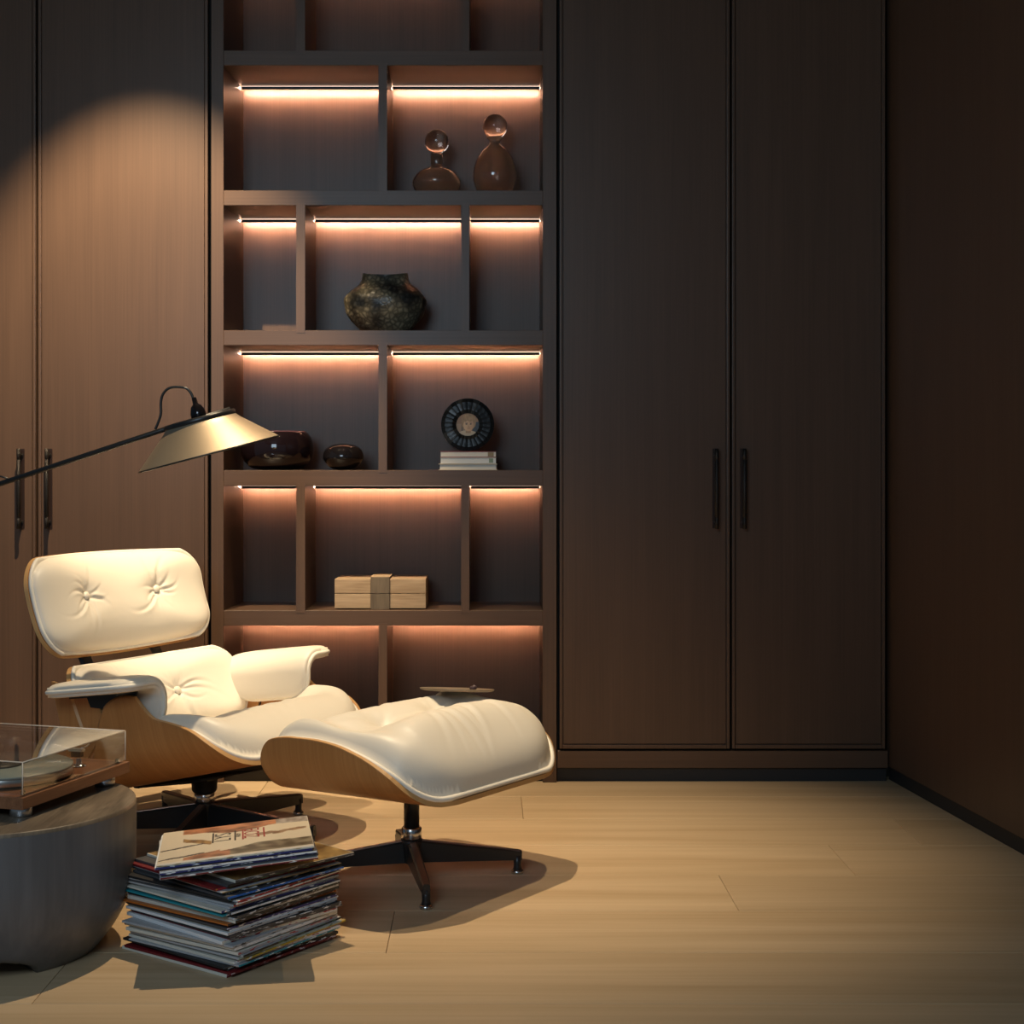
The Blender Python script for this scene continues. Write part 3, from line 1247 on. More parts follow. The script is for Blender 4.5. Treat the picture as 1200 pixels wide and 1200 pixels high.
def arch(p, a, r, z):
    # three shallow arches cut into the foot
    k = math.sin((math.degrees(a) + 109) / 60 * math.pi)
    lim = 0.045 * max(0.0, k) ** 0.45 if k > 0 else 0.0
    if p.z < lim:
        # pull the foot up to the arch
        f_ = lim
        rr = 0.222 + (0.285 - 0.222) * min(1, lim / 0.11) ** 0.62
        cur = math.hypot(p.x, p.y)
        if cur > 1e-6:
            s_ = min(cur, rr) / cur
            p = Vector((p.x * s_, p.y * s_, f_))
    return p


tp = MB()
prof = [(0.12, 0.0)]
for k in range(0, 25):
    z = 0.20 * k / 24
    rr = 0.222 + 0.078 * (1 - (1 - min(1, z / 0.20)) ** 2.4)
    prof.append((rr, z))
prof += [(0.300, 0.24), (0.300, 0.292)]
tp.lathe(prof, 120, fn=arch, cap0=True, cap1=False)
tp.build('drum', SMOK, tb)
tt = MB()
tt.lathe([(0.300, 0.2920), (0.2985, 0.2985), (0.296, 0.300)], 120, cap0=False)
tt.build('top', STOP, tb)

# ------------------------------------------------------------------ turntable
F = Vector((-0.918, 3.03, 0))
Rr = Vector((-0.796, 3.41, 0))
e = (Rr - F).normalized()
ang = math.atan2(e.y, e.x)
# local frame: x along the front edge (F -> R), y to the left (into the deck)
tn = thing('turntable', 'walnut record player with clear dust cover on the round side table', 'turntable', (F.x, F.y, TH), ang)
TW, TDp = (Rr - F).length, 0.325
MB().box((0, 0, 0.022), (TW, TDp, 0.046), 0.0012, seg=2).build('plinth', WAL, tn)
for fx, fy in ((0.045, 0.035), (TW - 0.045, 0.035), (0.045, TDp - 0.035), (TW - 0.045, TDp - 0.035)):
    m = MB()
    m.lathe([(0.021, 0.0), (0.0225, 0.003), (0.0225, 0.016), (0.020, 0.022)], 28, cx=fx, cy=fy)
    m.build('foot', ALU, tn)
pc = (0.165, 0.17)
m = MB()
m.lathe([(0.140, 0.0470), (0.142, 0.050), (0.142, 0.0515)], 72, cx=pc[0], cy=pc[1])
m.build('subplatter', RUB, tn)
m = MB()
m.lathe([(0.149, 0.0515), (0.150, 0.053), (0.150, 0.066), (0.1495, 0.0665)], 96, cx=pc[0], cy=pc[1])
pl = m.build('platter', ALU, tn)
m = MB()
m.lathe([(0.1495, 0.0668), (0.1495, 0.0705), (0.1485, 0.0712), (0.005, 0.0712)], 96, cx=pc[0], cy=pc[1])
m.build('glass_mat', PLG, pl)
m = MB()
m.lathe([(0.0035, 0.0713), (0.0035, 0.083), (0.0025, 0.085)], 16, cx=pc[0], cy=pc[1])
m.build('spindle', CHR, pl)
m = MB()
m.lathe([(0.045, 0.0714), (0.046, 0.0722), (0.006, 0.0724)], 48, cx=pc[0], cy=pc[1])
m.build('record_label', plain('label_dark', (0.04, 0.032, 0.028), 0.5), pl)
# tonearm along the far short side, headshell toward the front edge
ta = MB()
pv = Vector((TW - 0.055, TDp - 0.06, 0))
hd = Vector((TW - 0.085, 0.085, 0))
ta.lathe([(0.028, 0.046), (0.028, 0.052), (0.016, 0.054), (0.016, 0.078), (0.020, 0.080), (0.020, 0.094), (0.010, 0.097)], 32, cx=pv.x, cy=pv.y)
dv = (hd - pv).normalized()
ta.tube([pv + Vector((0, 0, 0.087)) - dv * 0.055, pv + Vector((0, 0, 0.087)), hd + Vector((0, 0, 0.083))], 0.0042, 12)
ta.tube([pv + Vector((0, 0, 0.087)) - dv * 0.062, pv + Vector((0, 0, 0.087)) - dv * 0.030], 0.017, 28)
to = ta.build('tonearm', ALU, tn)
hs_ = MB()
hx = hd + Vector((0, 0, 0.083))
hs_.box((-0.008, -0.022, -0.004), (0.008, 0.012, 0.002), 0.001, M=Matrix.Translation(hx))
hs_.box((-0.007, -0.018, -0.016), (0.007, 0.006, -0.004), 0.001, mat=1, M=Matrix.Translation(hx))
hs_.tube([hx + Vector((0.006, -0.010, 0.001)), hx + Vector((0.020, -0.016, 0.003)), hx + Vector((0.030, -0.018, 0.008))], 0.0018, 8)
hs_.build('headshell', [ALU, BLK], to)
m = MB()
m.lathe([(0.016, 0.046), (0.0165, 0.0475), (0.015, 0.050), (0.006, 0.051), (0.0055, 0.063), (0.003, 0.064)], 28, cx=TW - 0.085, cy=0.075)
m.build('arm_rest_post', CHR, tn)
m = MB()
m.lathe([(0.013, 0.046), (0.0135, 0.0475), (0.012, 0.049), (0.005, 0.050), (0.005, 0.062), (0.003, 0.063)], 28, cx=TW - 0.07, cy=0.150)
m.build('cue_lever_post', CHR, tn)
for qx, qy in ((TW - 0.022, 0.018), (0.030, 0.020)):
    m = MB()
    m.lathe([(0.0045, 0.046), (0.0045, 0.053), (0.003, 0.055)], 14, cx=qx, cy=qy)
    m.build('bumper', RUB, tn)
# dust cover: five thin sheets
z0, z1 = 0.050, 0.112
a_, b_ = 0.008, TW - 0.008
c_, d_ = 0.006, TDp + 0.004
dc = MB()
th = 0.003
dc.box((a_, c_, z0), (b_, c_ + th, z1))
dc.box((a_, d_ - th, z0), (b_, d_, z1))
dc.box((a_, c_ + th, z0), (a_ + th, d_ - th, z1))
dc.box((b_ - th, c_ + th, z0), (b_, d_ - th, z1))
dc.box((a_, c_, z1), (b_, d_, z1 + th))
dco = dc.build('dust_cover', ACR, tn)
ee = MB()
zz = z1 + th
for p, q_ in (((a_, c_, zz), (b_, c_, zz)), ((a_, c_, zz), (a_, d_, zz)), ((b_, c_, zz), (b_, d_, zz)), ((a_, d_, zz), (b_, d_, zz)), ((a_, c_, z0), (a_, c_, zz)), ((b_, c_, z0), (b_, c_, zz))):
    ee.tube([p, q_], 0.0011, 8)
ee.build('polished_edge', ACE, dco)
for hx_ in (0.07, TW - 0.07):
    m = MB()
    m.box((hx_ - 0.018, TDp + 0.004, 0.030), (hx_ + 0.018, TDp + 0.016, 0.075), 0.003)
    m.build('hinge', RUB, tn)

# ------------------------------------------------------------------ stack of records
IVORY, GREY, WHITE, BLACK, CHAR = (0.68, 0.64, 0.55), (0.42, 0.42, 0.43), (0.80, 0.80, 0.80), (0.016, 0.016, 0.018), (0.06, 0.06, 0.065)
DRED, REDC, TEAL, BLUE, NAVY, ORNG, YELL, GREEN, PURP, PALE, TAN = (0.16, 0.010, 0.014), (0.42, 0.03, 0.03), (0.02, 0.27, 0.33), (0.01, 0.13, 0.50), (0.03, 0.03, 0.15), (0.45, 0.13, 0.02), (0.55, 0.36, 0.04), (0.10, 0.17, 0.09), (0.12, 0.05, 0.20), (0.34, 0.42, 0.36), (0.36, 0.26, 0.12)
CN = {IVORY: 'ivory', GREY: 'grey', WHITE: 'white', BLACK: 'black', CHAR: 'charcoal', DRED: 'dark red', REDC: 'red', TEAL: 'teal', BLUE: 'bright blue', NAVY: 'navy', ORNG: 'orange', YELL: 'yellow', GREEN: 'green', PURP: 'purple', PALE: 'pale green', TAN: 'tan'}
# spine colour (right face), mouth colour (left face), ink, thickness, turn, dx, dy
ST = [
    (DRED, IVORY, (0.5, 0.3, 0.3), 0.0058, 0, 0, 0), (DRED, DRED, (0.6, 0.5, 0.5), 0.0045, 0.5, 0.001, 0.002), (BLACK, BLACK, WHITE, 0.0052, -1.5, -0.002, 0.010),
    (CHAR, BLACK, TAN, 0.0042, -1, 0, 0.009), (TEAL, GREY, WHITE, 0.0034, 2, 0.008, 0.006), (WHITE, IVORY, REDC, 0.0052, 2, 0.012, 0.008), (YELL, TAN, WHITE, 0.0038, 2.5, 0.012, 0.009),
    (PALE, GREY, GREEN, 0.0040, 2.5, 0.010, 0.008), (BLACK, GREY, GREEN, 0.0038, 3, 0.012, 0.008), (GREY, IVORY, REDC, 0.0060, 3, 0.006, 0.004), (DRED, DRED, (0.3, 0.2, 0.2), 0.0026, 3, 0.004, 0.004),
    (WHITE, IVORY, GREY, 0.0062, 2.5, 0.002, 0.002), (GREY, GREY, CHAR, 0.0040, 2, 0.002, 0.0), (IVORY, WHITE, REDC, 0.0066, -3, 0.006, 0.0), (CHAR, DRED, GREY, 0.0036, -3, 0.004, 0.004),
    (CHAR, BLACK, WHITE, 0.0062, -3, 0.006, 0.005), (GREY, WHITE, BLACK, 0.0050, -2, 0.008, 0.003), (WHITE, TAN, CHAR, 0.0034, -2, 0.008, 0.004), (NAVY, CHAR, WHITE, 0.0044, -1, 0.002, 0.008),
    (ORNG, NAVY, WHITE, 0.0042, 0, 0.0, 0.010), (BLACK, ORNG, PURP, 0.0038, 1, 0.0, 0.008), (BLACK, IVORY, GREY, 0.0060, 2, -0.002, 0.004), (WHITE, GREY, GREY, 0.0042, 2, 0.004, 0.0),
    (CHAR, BLACK, WHITE, 0.0046, 2, 0.006, -0.001), (TEAL, TEAL, WHITE, 0.0030, -1, 0.0, -0.001), (WHITE, CHAR, GREY, 0.0038, -1, 0.002, 0.0), (NAVY, IVORY, WHITE, 0.0040, -1, 0.0, 0.0),
    (GREY, GREY, WHITE, 0.0046, -1, 0.0, 0.002), (REDC, GREY, GREEN, 0.0042, 0, 0.002, 0.0), (WHITE, CHAR, REDC, 0.0034, 0, 0.002, 0.0), (REDC, GREY, WHITE, 0.0036, 1, 0.002, 0.0), (BLACK, BLACK, TEAL, 0.0044, 1, 0.0, 0.0),
    (BLUE, CHAR, WHITE, 0.0040, -3, 0.010, 0.002), (BLACK, CHAR, WHITE, 0.0042, -4, 0.006, 0.008), (TAN, GREY, BLACK, 0.0024, -5, 0.004, 0.012), (REDC, DRED, YELL, 0.0046, -5, 0.000, 0.014),
    (BLACK, CHAR, GREEN, 0.0050, -6, 0.020, 0.022), (CHAR, IVORY, GREY, 0.0052, -7, 0.028, 0.028),
    (WHITE, WHITE, GREY, 0.0030, -42, 0, 0), (DRED, GREY, WHITE, 0.0030, -42, 0.002, -0.004), (CHAR, CHAR, PURP, 0.0032, -43, -0.003, 0.004), (NAVY, GREY, WHITE, 0.0036, -41, -0.006, 0.002),
    (WHITE, CHAR, NAVY, 0.0038, -42, -0.004, 0.0), (NAVY, WHITE, WHITE, 0.0042, -42, -0.006, 0.002), (IVORY, IVORY, TAN, 0.0034, -42, -0.006, 0.002)]
BASE_A = R(53)
BCX, BCY = -0.5375, 3.217
SLEEVE = 0.31
ORD = ['first', 'second', 'third', 'fourth', 'fifth', 'sixth', 'seventh', 'eighth', 'ninth', 'tenth', 'eleventh', 'twelfth', 'thirteenth', 'fourteenth', 'fifteenth', 'sixteenth', 'seventeenth', 'eighteenth', 'nineteenth', 'twentieth', 'twenty-first', 'twenty-second', 'twenty-third', 'twenty-fourth', 'twenty-fifth']
_mc = {}


def flat_mat(c):
    if c not in _mc:
        _mc[c] = plain('card_' + CN[c].replace(' ', '_'), c, 0.5, bump=0.35, bscale=160)
    return _mc[c]


_ic = {}


def ink_mat(c, k):
    if (c, k) not in _ic:
        _ic[(c, k)] = inked('spine_print', c, k, 48, 240, 0.565)
    return _ic[(c, k)]


def paint_grid(name, nx, ny, size, fn, mat, parent, loc, rz=0, shape=None):
    me = bpy.data.meshes.new(name)
    vs, fs = [], []
    for j in range(ny + 1):
        for i_ in range(nx + 1):
            u, v = i_ / nx, j / ny
            vs.append(((u - 0.5) * size, (v - 0.5) * size, 0.0))
    for j in range(ny):
        for i_ in range(nx):
            a = j * (nx + 1) + i_
            fs.append((a, a + 1, a + nx + 2, a + nx + 1))
    if shape:
        fs = [f for f in fs if shape((fs and (f[0] % (nx + 1) + 0.5) / nx), (f[0] // (nx + 1) + 0.5) / ny)]
    me.from_pydata(vs, [], fs)
    at = me.color_attributes.new('print', 'FLOAT_COLOR', 'POINT')
    for k, v in enumerate(vs):
        c = fn(v[0] / size + 0.5, v[1] / size + 0.5)
        at.data[k].color = (*c, 1)
    me.materials.append(mat)
    o = link(name, me, parent, loc, (0, 0, rz))
    return o


def blend(a, b_, k):
    k = max(0.0, min(1.0, k))
    return tuple(a[i_] + (b_[i_] - a[i_]) * k for i_ in range(3))


def cover_art(u, v):
    c = (0.70, 0.60, 0.45)
    n1 = noise.noise(Vector((u * 6, v * 6, 0.3)))
    n2 = noise.noise(Vector((u * 14, v * 14, 2.3)))
    n3 = noise.noise(Vector((u * 30, v * 16, 5.3)))
    # reclining brown figure along the far edge
    top = 0.80 + 0.05 * math.sin(u * 9) + 0.04 * n1
    if u > 0.14 and v > top:
        c = blend((0.16, 0.055, 0.022), (0.55, 0.22, 0.10), 0.5 + 0.9 * n2 + 2.5 * (v - 0.90))
        if u > 0.78:
            c = blend((0.24, 0.20, 0.17), (0.45, 0.40, 0.36), 0.5 + n3)
    # grey-brown figure along the near edge
    lo = 0.10 + 0.20 * min(1, max(0, (u - 0.30) * 3)) + 0.02 * n1
    if u > 0.40 and 0.06 < v < lo + 0.02:
        c = blend((0.10, 0.075, 0.048), (0.30, 0.25, 0.17), 0.4 + n2 + (v - 0.2))
    if 0.16 < u < 0.46 and 0.05 < v < 0.13 + 0.5 * (u - 0.16) * (1 if u < 0.4 else 0.6):
        c = blend((0.20, 0.07, 0.03), (0.50, 0.20, 0.10), 0.5 + 1.2 * n2)
    # thin arms and brush marks on the left
    for a0, b0, s0 in ((0.46, 0.30, 0.4), (0.22, 0.05, 0.32)):
        if 0.0 < u < 0.30 and abs(v - (b0 + s0 * 0.9 * (u + 0.25))) < 0.012 + 0.02 * abs(n2):
            c = (0.06, 0.045, 0.04)
    if 0.15 < u < 0.34 and abs(v - (0.66 - 0.9 * (u - 0.15)) - 0.03 * n2) < 0.055:
        c = blend((0.10, 0.05, 0.03), (0.36, 0.20, 0.06), 0.5 + 1.5 * n3)
    if 0.64 < u < 0.98 and abs(v - 0.56 - 0.14 * (u - 0.64) - 0.04 * n2) < 0.07 * (0.35 + abs(n1)):
        c = blend((0.18, 0.10, 0.06), (0.40, 0.26, 0.16), 0.5 + n3)
    if v < 0.045:
        c = (0.66, 0.63, 0.58)
    return c


rj = random.Random(21)
z = 0.0
N_ST = len(ST)
for k, (spc, mth, ink, th, turn, dx, dy) in enumerate(ST):
    pos = N_ST - 1 - k
    if k == 0:
        lab = 'dark red record sleeve flat on the floor at the bottom of the stack'
    elif pos == 0:
        lab = 'cream picture-covered record sleeve lying on top of the stack'
    elif k < 23:
        lab = '%s-spined record sleeve, %s from the bottom of the floor stack' % (CN[spc], ORD[k])
    else:
        lab = '%s-spined record sleeve, %s from the top of the floor stack' % (CN[spc], ORD[pos])
    th *= 1.17
    jw = 0.004 if k >= 38 else 0.008
    dx += rj.uniform(-jw, jw)
    dy += rj.uniform(-jw, jw)
    turn += rj.uniform(-1.6, 1.6)
    cx, cy = BCX + dx, BCY + dy
    tilt_ = 0.0
    a = BASE_A + R(turn)
    if k >= 38:
        # the topmost sleeves lean up over the ones that stick out to the right
        if k == 38:
            zg = z
        cx, cy, tilt_ = -0.520 + dx, 3.190 + dy, R(-5.0)
    rec = thing('record', lab, 'record', (cx, cy, z + (0.0145 if k >= 38 else 0)), a, 'records stacked on the floor')
    if tilt_:
        rec.rotation_euler = (R(-1.5), tilt_, a)
    hs2 = SLEEVE / 2
    m = MB()
    m.box((-hs2, -hs2 + 0.0015, 0.0001), (hs2, hs2, th * 0.93), 0.0006)
    m.build('sleeve', flat_mat(mth), rec)
    sp_ = MB()
    sp_.box((-hs2 + 0.0005, -hs2, 0.0003), (hs2 - 0.0005, -hs2 + 0.0014, th * 0.90), 0.0004)
    sp_.build('spine', ink_mat(spc, ink), rec)
    ztop = z + th * 0.93
    z += th * 0.94
    if pos == 0:
        last_rec = rec
        last_h = th
    if k == 37:
        fn = lambda u, v: blend((0.10, 0.055, 0.02), (0.42, 0.27, 0.10), 0.5 + 1.3 * noise.noise(Vector((u * 5, v * 9, 1))) + 0.5 * noise.noise(Vector((u * 20, v * 30, 4))))
        paint_grid('cover_print', 30, 30, SLEEVE - 0.004, fn, PRT, rec, (0, 0.0005, th * 0.93 + 0.0002))
    if k in (0, 2, 15, 23):
        cc = {0: (0.20, 0.006, 0.008), 2: (0.014, 0.014, 0.015), 15: (0.02, 0.02, 0.022), 23: (0.014, 0.014, 0.016)}[k]
        paint_grid('cover_print', 6, 6, SLEEVE - 0.004, lambda u, v: cc, PRT, rec, (0, 0.0005, th * 0.93 + 0.0002))
paint_grid('cover_print', 120, 120, SLEEVE - 0.002, cover_art, PRT, last_rec, (0, 0.0005, last_h * 0.93 + 0.0002))
last_rec['label'] = 'cream picture-covered record sleeve lying on top of the stack'


def lettering(name, body, size, mat, parent, loc, rz):
    cu = bpy.data.curves.new(name, 'FONT')
    cu.body = body
    cu.size = size
    cu.align_x = 'CENTER'
    cu.align_y = 'CENTER'
    cu.extrude = 0.00005
    cu.materials.append(mat)
    dg = link(name + '_tmp', cu)
    dep = bpy.context.evaluated_depsgraph_get()
    me = bpy.data.meshes.new_from_object(dg.evaluated_get(dep))
    bpy.data.objects.remove(dg)
    return link(name, me, parent, loc, (0, 0, rz))


INKB = plain('ink_black', (0.035, 0.028, 0.028), 0.5)
INKR = plain('ink_red', (0.33, 0.035, 0.03), 0.5)
zt_ = last_h * 0.93 + 0.0006
lettering('lettering', 'LYS', 0.050, INKB, last_rec, (-0.025, 0.035, zt_), R(90))
lettering('lettering', 'FROM', 0.013, INKB, last_rec, (0.006, 0.037, zt_), R(90))
lettering('lettering', 'ZOE', 0.046, INKR, last_rec, (0.035, 0.040, zt_), R(90))
for x_, mt_ in ((-0.049, INKB), (-0.003, INKB), (0.013, INKR), (0.057, INKR)):
    MB().box((x_, -0.010, zt_ - 0.0001), (x_ + 0.0035, 0.085, zt_ + 0.0001)).build('printed_bar', mt_, last_rec)

# ------------------------------------------------------------------ things on the shelves
SY = 5.0
sk_ = SY / 1800
Z1, Z2, Z3, Z4 = shz[4][1], shz[3][1], shz[2][1], shz[1][1]


def SX(px, yy=SY):
    return (px - 572) * yy / 1800


def bottle(label, px, prof, neck, ball, collar=None):
    t = thing('glass_bottle', label, 'bottle', (SX(px), SY, Z1), 0, 'smoked glass bottles on the upper shelf')
    m = MB()
    m.lathe(prof, 64, cap1=False)
    m.build('body', BTL, t)
    m = MB()
    m.lathe(neck, 48, cap0=False, cap1=False)
    m.build('neck', BTL, t)
    r, zc = ball
    m = MB()
    m.lathe([(max(0.0006, r * math.cos(a)), zc + r * math.sin(a)) for a in [R(-90 + 180 * k / 28) for k in range(29)]], 48)
    m.build('stopper', BALL, t)
    return t


def pr(*pts):
    """smooth profile through points"""
    return [(v.x, v.y) for v in smooth_path([Vector((p[0], p[1], 0)) for p in pts], 6)]


s1 = sk_
bottle('squat smoked glass bottle with ball stopper, on the upper shelf', 512,
       pr((0.050, 0.0), (0.066, 0.012), (0.078, 0.036), (0.078, 0.056), (0.062, 0.080), (0.040, 0.094), (0.0225, 0.1015), (0.0195, 0.104)),
       [(0.0200, 0.103), (0.0185, 0.108), (0.0195, 0.112), (0.0205, 0.142), (0.0175, 0.142), (0.0165, 0.108)], (0.0395, 0.183))
bottle('tall ovoid smoked glass bottle with ball stopper, on the upper shelf', 580,
       pr((0.046, 0.0), (0.058, 0.018), (0.070, 0.055), (0.0715, 0.080), (0.064, 0.115), (0.049, 0.145), (0.032, 0.163), (0.0215, 0.172), (0.0185, 0.176)),
       [(0.0185, 0.175), (0.0175, 0.181), (0.021, 0.188), (0.029, 0.1935), (0.029, 0.196), (0.023, 0.195), (0.0165, 0.186)], (0.0405, 0.232))

# clay vase with two raised lips
cv = MB()
vp = pr((0.062, 0.0), (0.090, 0.020), (0.122, 0.060), (0.134, 0.098), (0.130, 0.118), (0.112, 0.139), (0.092, 0.154), (0.080, 0.170), (0.0745, 0.186), (0.0720, 0.197))
vin = pr((0.0675, 0.197), (0.068, 0.186), (0.074, 0.168), (0.095, 0.145))


def lip(p, a, r, z_):
    k = max(0.0, (z_ - 0.15) / 0.046)
    dip = -0.010 * k * (1 - abs(math.cos(a)) ** 2.2)
    w = 0.0035 * noise.noise(Vector((p.x * 30, p.y * 30, z_ * 30)))
    return Vector((p.x + w, p.y + w, p.z + dip + 0.3 * w))


cv.lathe(vp + vin, 96, sy=0.72, fn=lip, cap1=True)
tag(cv.build('clay_vase', CLAY, None, (SX(451.5), SY, Z2)), 'mottled dark clay vase with pinched mouth, on the middle shelf', 'vase')

bw = thing('glass_bowl', 'large black-purple glass bowl behind the lamp shade', 'bowl', (SX(325), SY, Z3))
m = MB()
m.lathe(pr((0.050, 0.0), (0.085, 0.008), (0.110, 0.035), (0.117, 0.068), (0.112, 0.100), (0.102, 0.118), (0.094, 0.124)) + pr((0.088, 0.122), (0.096, 0.112), (0.104, 0.085), (0.098, 0.035), (0.05, 0.015)), 80)
m.build('body', OBS, bw)
m = MB()
m.lathe([(0.0955, 0.1232), (0.0945, 0.1262), (0.0905, 0.1268), (0.0880, 0.1238)], 80, cap0=False, cap1=False)
m.build('rim', PUR, bw)
m = MB()
m.lathe(pr((0.022, 0.0), (0.042, 0.008), (0.062, 0.030), (0.066, 0.046), (0.058, 0.068), (0.038, 0.081), (0.016, 0.086)) + [(0.012, 0.0855), (0.013, 0.078), (0.02, 0.07)], 64)
tag(m.build('glass_vase', OBK, None, (SX(403), SY - 0.02, Z3)), 'small round black glass vase beside the larger bowl', 'vase')

# books under the round frame
BYF = 4.905
bk = BYF / 1800


def flat_book(label, pa, pb, z0, h, cov, pages, cw, tab=None, dpt=0.16, cth=0.0022):
    x0, x1 = (pa - 572) * bk, (pb - 572) * bk
    w = x1 - x0
    t = thing('book', label, 'book', ((x0 + x1) / 2, BYF, z0), 0, 'books under the round picture frame')
    m = MB()
    m.box((-w / 2, 0, 0), (w / 2, dpt, cth), 0.0005)
    m.box((-w / 2, 0, h - cth), (w / 2, dpt, h), 0.0005)
    m.box((-w / 2, dpt - 0.003, cth), (w / 2, dpt, h - cth), 0.0)
    m.build('cover', cov, t)
    MB().box((-w / 2 + cw, 0.002 if cw < 0.004 else 0.004, cth), (w / 2 - cw, dpt - 0.003, h - cth)).build('pages', pages, t)
    if tab:
        a2, b2, mt_ = tab
        MB().box((a2 * w - w / 2, 0.0006, cth + 0.001), (b2 * w - w / 2, 0.0018 if cw < 0.004 else 0.0038, h - cth - 0.001)).build('page_tab', mt_, t)
    return z0 + h


zb_ = flat_book('cream-covered book at the bottom of the shelf book stack', 514.0, 583.0, Z3, 0.0205, CRM, PAGE, 0.004)
zb_ = flat_book('white-paged book with green tab in the middle of the shelf stack', 516.0, 581.5, zb_, 0.0200, plain('cover_white', (0.6, 0.56, 0.5), 0.6), PAG2, 0.0012, (0.87, 0.945, TAG2))
zb_ = flat_book('red-covered book on top of the shelf stack, under the frame', 516.0, 581.5, zb_, 0.0200, RED, PAGE, 0.0012, (0.85, 0.955, TAG1))

# round horn frame
fr_r = 0.0855
frm = thing('picture_frame', 'round black horn picture frame holding a child portrait', 'picture frame', ((548 - 572) * 4.95 / 1800, 4.955, zb_))
tilt = R(7)
Mf = Matrix.Translation((0, 0, fr_r + 0.0005)) @ Matrix.Rotation(-tilt, 4, 'X') @ Matrix.Rotation(R(90), 4, 'X')
seg = MB()
nseg = 26
da = 2 * math.pi / nseg
ri, ro = 0.037, fr_r
rows = []
for k in range(5):
    aa = -da / 2 * 0.988 + da * 0.988 * k / 4
    cu_ = 0.0005 * math.cos(math.pi * (k / 4 - 0.5))
    rows.append([Vector((r_ * math.cos(aa), r_ * math.sin(aa), z_ + cu_)) for r_, z_ in ((ri, -0.004), (ri, 0.004), (ri + 0.012, 0.0075), (ro - 0.012, 0.0070), (ro, 0.0035), (ro, -0.004))])
vs = seg.grid(rows, closed_u=True, smooth=False)
seg.bm.faces.new(vs[0])
seg.bm.faces.new(list(reversed(vs[-1])))
segme = seg.mesh('horn_segment', HORN)
segme2 = segme.copy()
segme2.materials[0] = HOR2
bkm = MB()
bkm.lathe([(0.002, -0.012), (fr_r - 0.004, -0.012), (fr_r - 0.001, -0.0045), (0.002, -0.0045)], 64)
bk_o = bkm.build('backing', BLK, frm)
bk_o.matrix_local = Mf
rg = random.Random(9)
for k in range(nseg):
    so_ = link('horn_segment', segme2 if rg.random() < 0.35 else segme, frm)
    so_.matrix_local = Mf @ Matrix.Rotation(k * da, 4, 'Z') @ Matrix.Translation((0, 0, rg.uniform(-0.0008, 0.0008))) @ Matrix.Rotation(R(rg.uniform(-2.5, 2.5)), 4, 'X')


def portrait(u, v):
    # sepia print of a fair-haired child in a light top, seen from the front
    x, y_ = (u - 0.5) * 2, (v - 0.5) * 2
    skin, hair, dark, bg = (0.58, 0.31, 0.13), (0.26, 0.125, 0.04), (0.02, 0.015, 0.012), (0.40, 0.20, 0.075)
    c = blend(bg, (0.20, 0.11, 0.05), 0.5 - y_ * 0.5)
    if x > 0.38 and y_ < 0.25:
        c = dark
    if x < -0.25 and y_ < 0.1:
        c = blend(c, (0.42, 0.25, 0.12), 0.7)
    if x < -0.35 and -0.55 < y_ < 0.4 and x > -0.55:
        c = blend(c, dark, 0.55)
    if y_ < -0.52 - 0.35 * (x + 0.02) ** 2 + 0.06:
        c = (0.60, 0.42, 0.24)
    if abs(x - 0.05) < 0.22 and -0.72 < y_ < -0.3:
        c = blend(skin, dark, 0.28)
    hx_, hy = (x - 0.08) / 0.62, (y_ - 0.22) / 0.68
    if hx_ * hx_ + hy * hy < 1 and y_ > -0.28:
        c = blend(hair, (0.56, 0.33, 0.12), 0.35 + 0.5 * noise.noise(Vector((x * 9, y_ * 3, 1))) + 0.3 * y_)
    fx, fy = (x - 0.08) / 0.44, (y_ + 0.05) / 0.50
    if fx * fx + fy * fy < 1 and y_ < 0.30 + 0.05 * math.cos(x * 14):
        c = blend(skin, (0.78, 0.50, 0.26), 0.4 - 0.8 * x)
        for ex in (-0.10, 0.26):
            if ((x - ex) / 0.085) ** 2 + ((y_ - 0.06) / 0.05) ** 2 < 1:
                c = (0.07, 0.04, 0.03)
            if abs(x - ex) < 0.11 and abs(y_ - 0.16) < 0.025:
                c = blend(skin, dark, 0.45)
        if abs(x - 0.08) < 0.05 and abs(y_ + 0.13) < 0.022:
            c = blend(skin, dark, 0.5)
        if abs(x - 0.04) < 0.012 and -0.13 < y_ < 0.05:
            c = blend(skin, dark, 0.2)
        if abs(x - 0.08) < 0.12 and abs(y_ + 0.29) < 0.03:
            c = (0.30, 0.11, 0.06)
    return c


po = paint_grid('portrait', 80, 80, 0.077, portrait, PRP, frm, (0, 0, 0), 0, shape=lambda u, v: (u - 0.5) ** 2 + (v - 0.5) ** 2 < 0.25)
po.matrix_local = Mf @ Matrix.Translation((0, 0, -0.001))

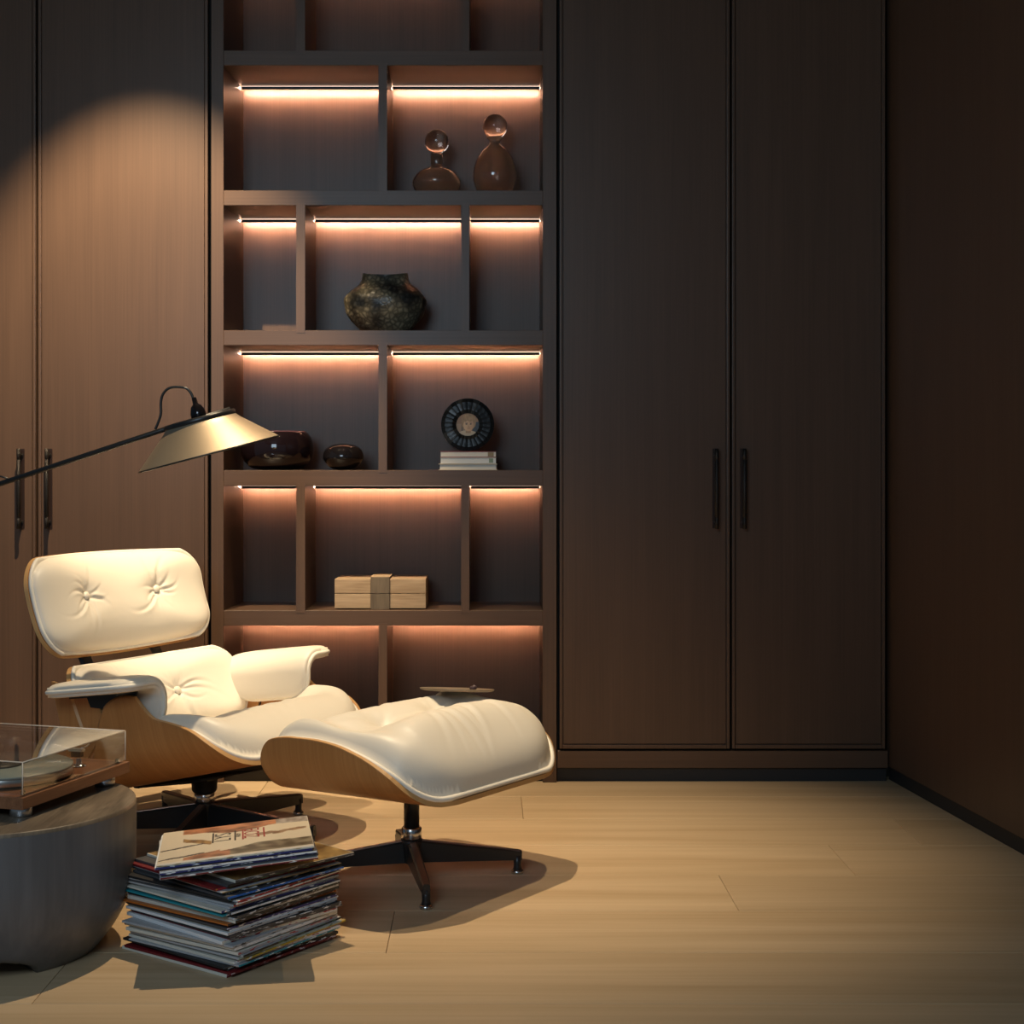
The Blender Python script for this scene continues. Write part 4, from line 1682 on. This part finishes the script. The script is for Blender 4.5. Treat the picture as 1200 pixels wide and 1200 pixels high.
# carved wooden box with a band
bxz = Z4
bx = thing('wooden_box', 'raw teak box with a grey timber band on the lower shelf', 'box', ((445.5 - 572) * 4.897 / 1800, 4.897, bxz))
w2 = 0.1455
for z0, z1 in ((0.0035, 0.050), (0.0512, 0.097)):
    nm = 'body' if z0 < 0.01 else 'lid'
    m = MB()
    for xa, xb in ((-w2, -0.0305), (0.0305, w2)):
        m.box((xa, 0.002, z0), (xb, 0.195, z1), 0.0022, seg=2)
    m.box((-0.0305, 0.006, z0), (0.0305, 0.19, z1 - 0.001))
    po_ = m.build(nm, TEAK, bx)
    m = MB()
    m.box((-0.0300, -0.003, 0.0 if z0 < 0.01 else z0), (0.0300, 0.198, z1 + (0 if z0 < 0.01 else 0.006)), 0.0018, seg=2)
    bo_ = m.build('band', BAND, po_)
    if nm == 'lid':
        MB().box((-0.031, 0.006, z1 + 0.0058), (0.031, 0.16, z1 + 0.0080), 0.0008).build('band_cap', TEAK, po_)

# tray and stone on the ottoman
from mathutils.bvhtree import BVHTree
bpy.context.view_layer.update()
mw = oc.matrix_world
bvh = BVHTree.FromPolygons([mw @ v.co for v in oc.data.vertices], [tuple(p.vertices) for p in oc.data.polygons])


def cushion_z(x, y):
    h = bvh.ray_cast(Vector((x, y, 1.0)), Vector((0, 0, -1)))
    return h[0].z if h[0] else 0.0


tcx, tcy, trad = -0.080, 3.955, 0.095
tn_ = Vector((0.03, 0.12, 1.0)).normalized()
tz0 = cushion_z(tcx, tcy)


def plane_z(x, y):
    return tz0 - (tn_.x * (x - tcx) + tn_.y * (y - tcy)) / tn_.z


lift_ = max(cushion_z(tcx + r_ * math.cos(a), tcy + r_ * math.sin(a)) - plane_z(tcx + r_ * math.cos(a), tcy + r_ * math.sin(a))
            for r_ in (0.0, 0.03, 0.06, 0.09) for a in [R(20 * k) for k in range(18)])
lift_ -= 0.002      # the tray presses a little into the soft leather
trm = MB()
trm.lathe([(0.03, 0.0), (0.084, 0.0005), (0.0945, 0.003), (0.0965, 0.007), (0.0940, 0.0075), (0.084, 0.004), (0.03, 0.003)], 64)
tr = trm.build('tray', TRAY, None, (tcx, tcy, tz0 + lift_ + 0.0003))
tr.rotation_euler = tn_.to_track_quat('Z', 'Y').to_euler()
tag(tr, 'thin round tan tray lying at the back of the ottoman cushion', 'tray')
sx_, sy_ = -0.038, 3.935
pb = MB()
pb.lathe([(0.002, 0.0)] + [(0.0085 * math.cos(a), 0.007 + 0.007 * math.sin(a)) for a in [R(-80 + 20 * k) for k in range(9)]] + [(0.001, 0.014)], 20, sx=1.05, sy=0.8,
         fn=lambda p, a, r, z_: p + Vector((0.0008 * math.cos(3 * a), 0, 0.001 * math.cos(a))))
tag(pb.build('stone', PEB, None, (sx_, sy_, plane_z(sx_, sy_) + lift_ + 0.0035)), 'small plum-coloured stone resting in the tray on the ottoman', 'stone')
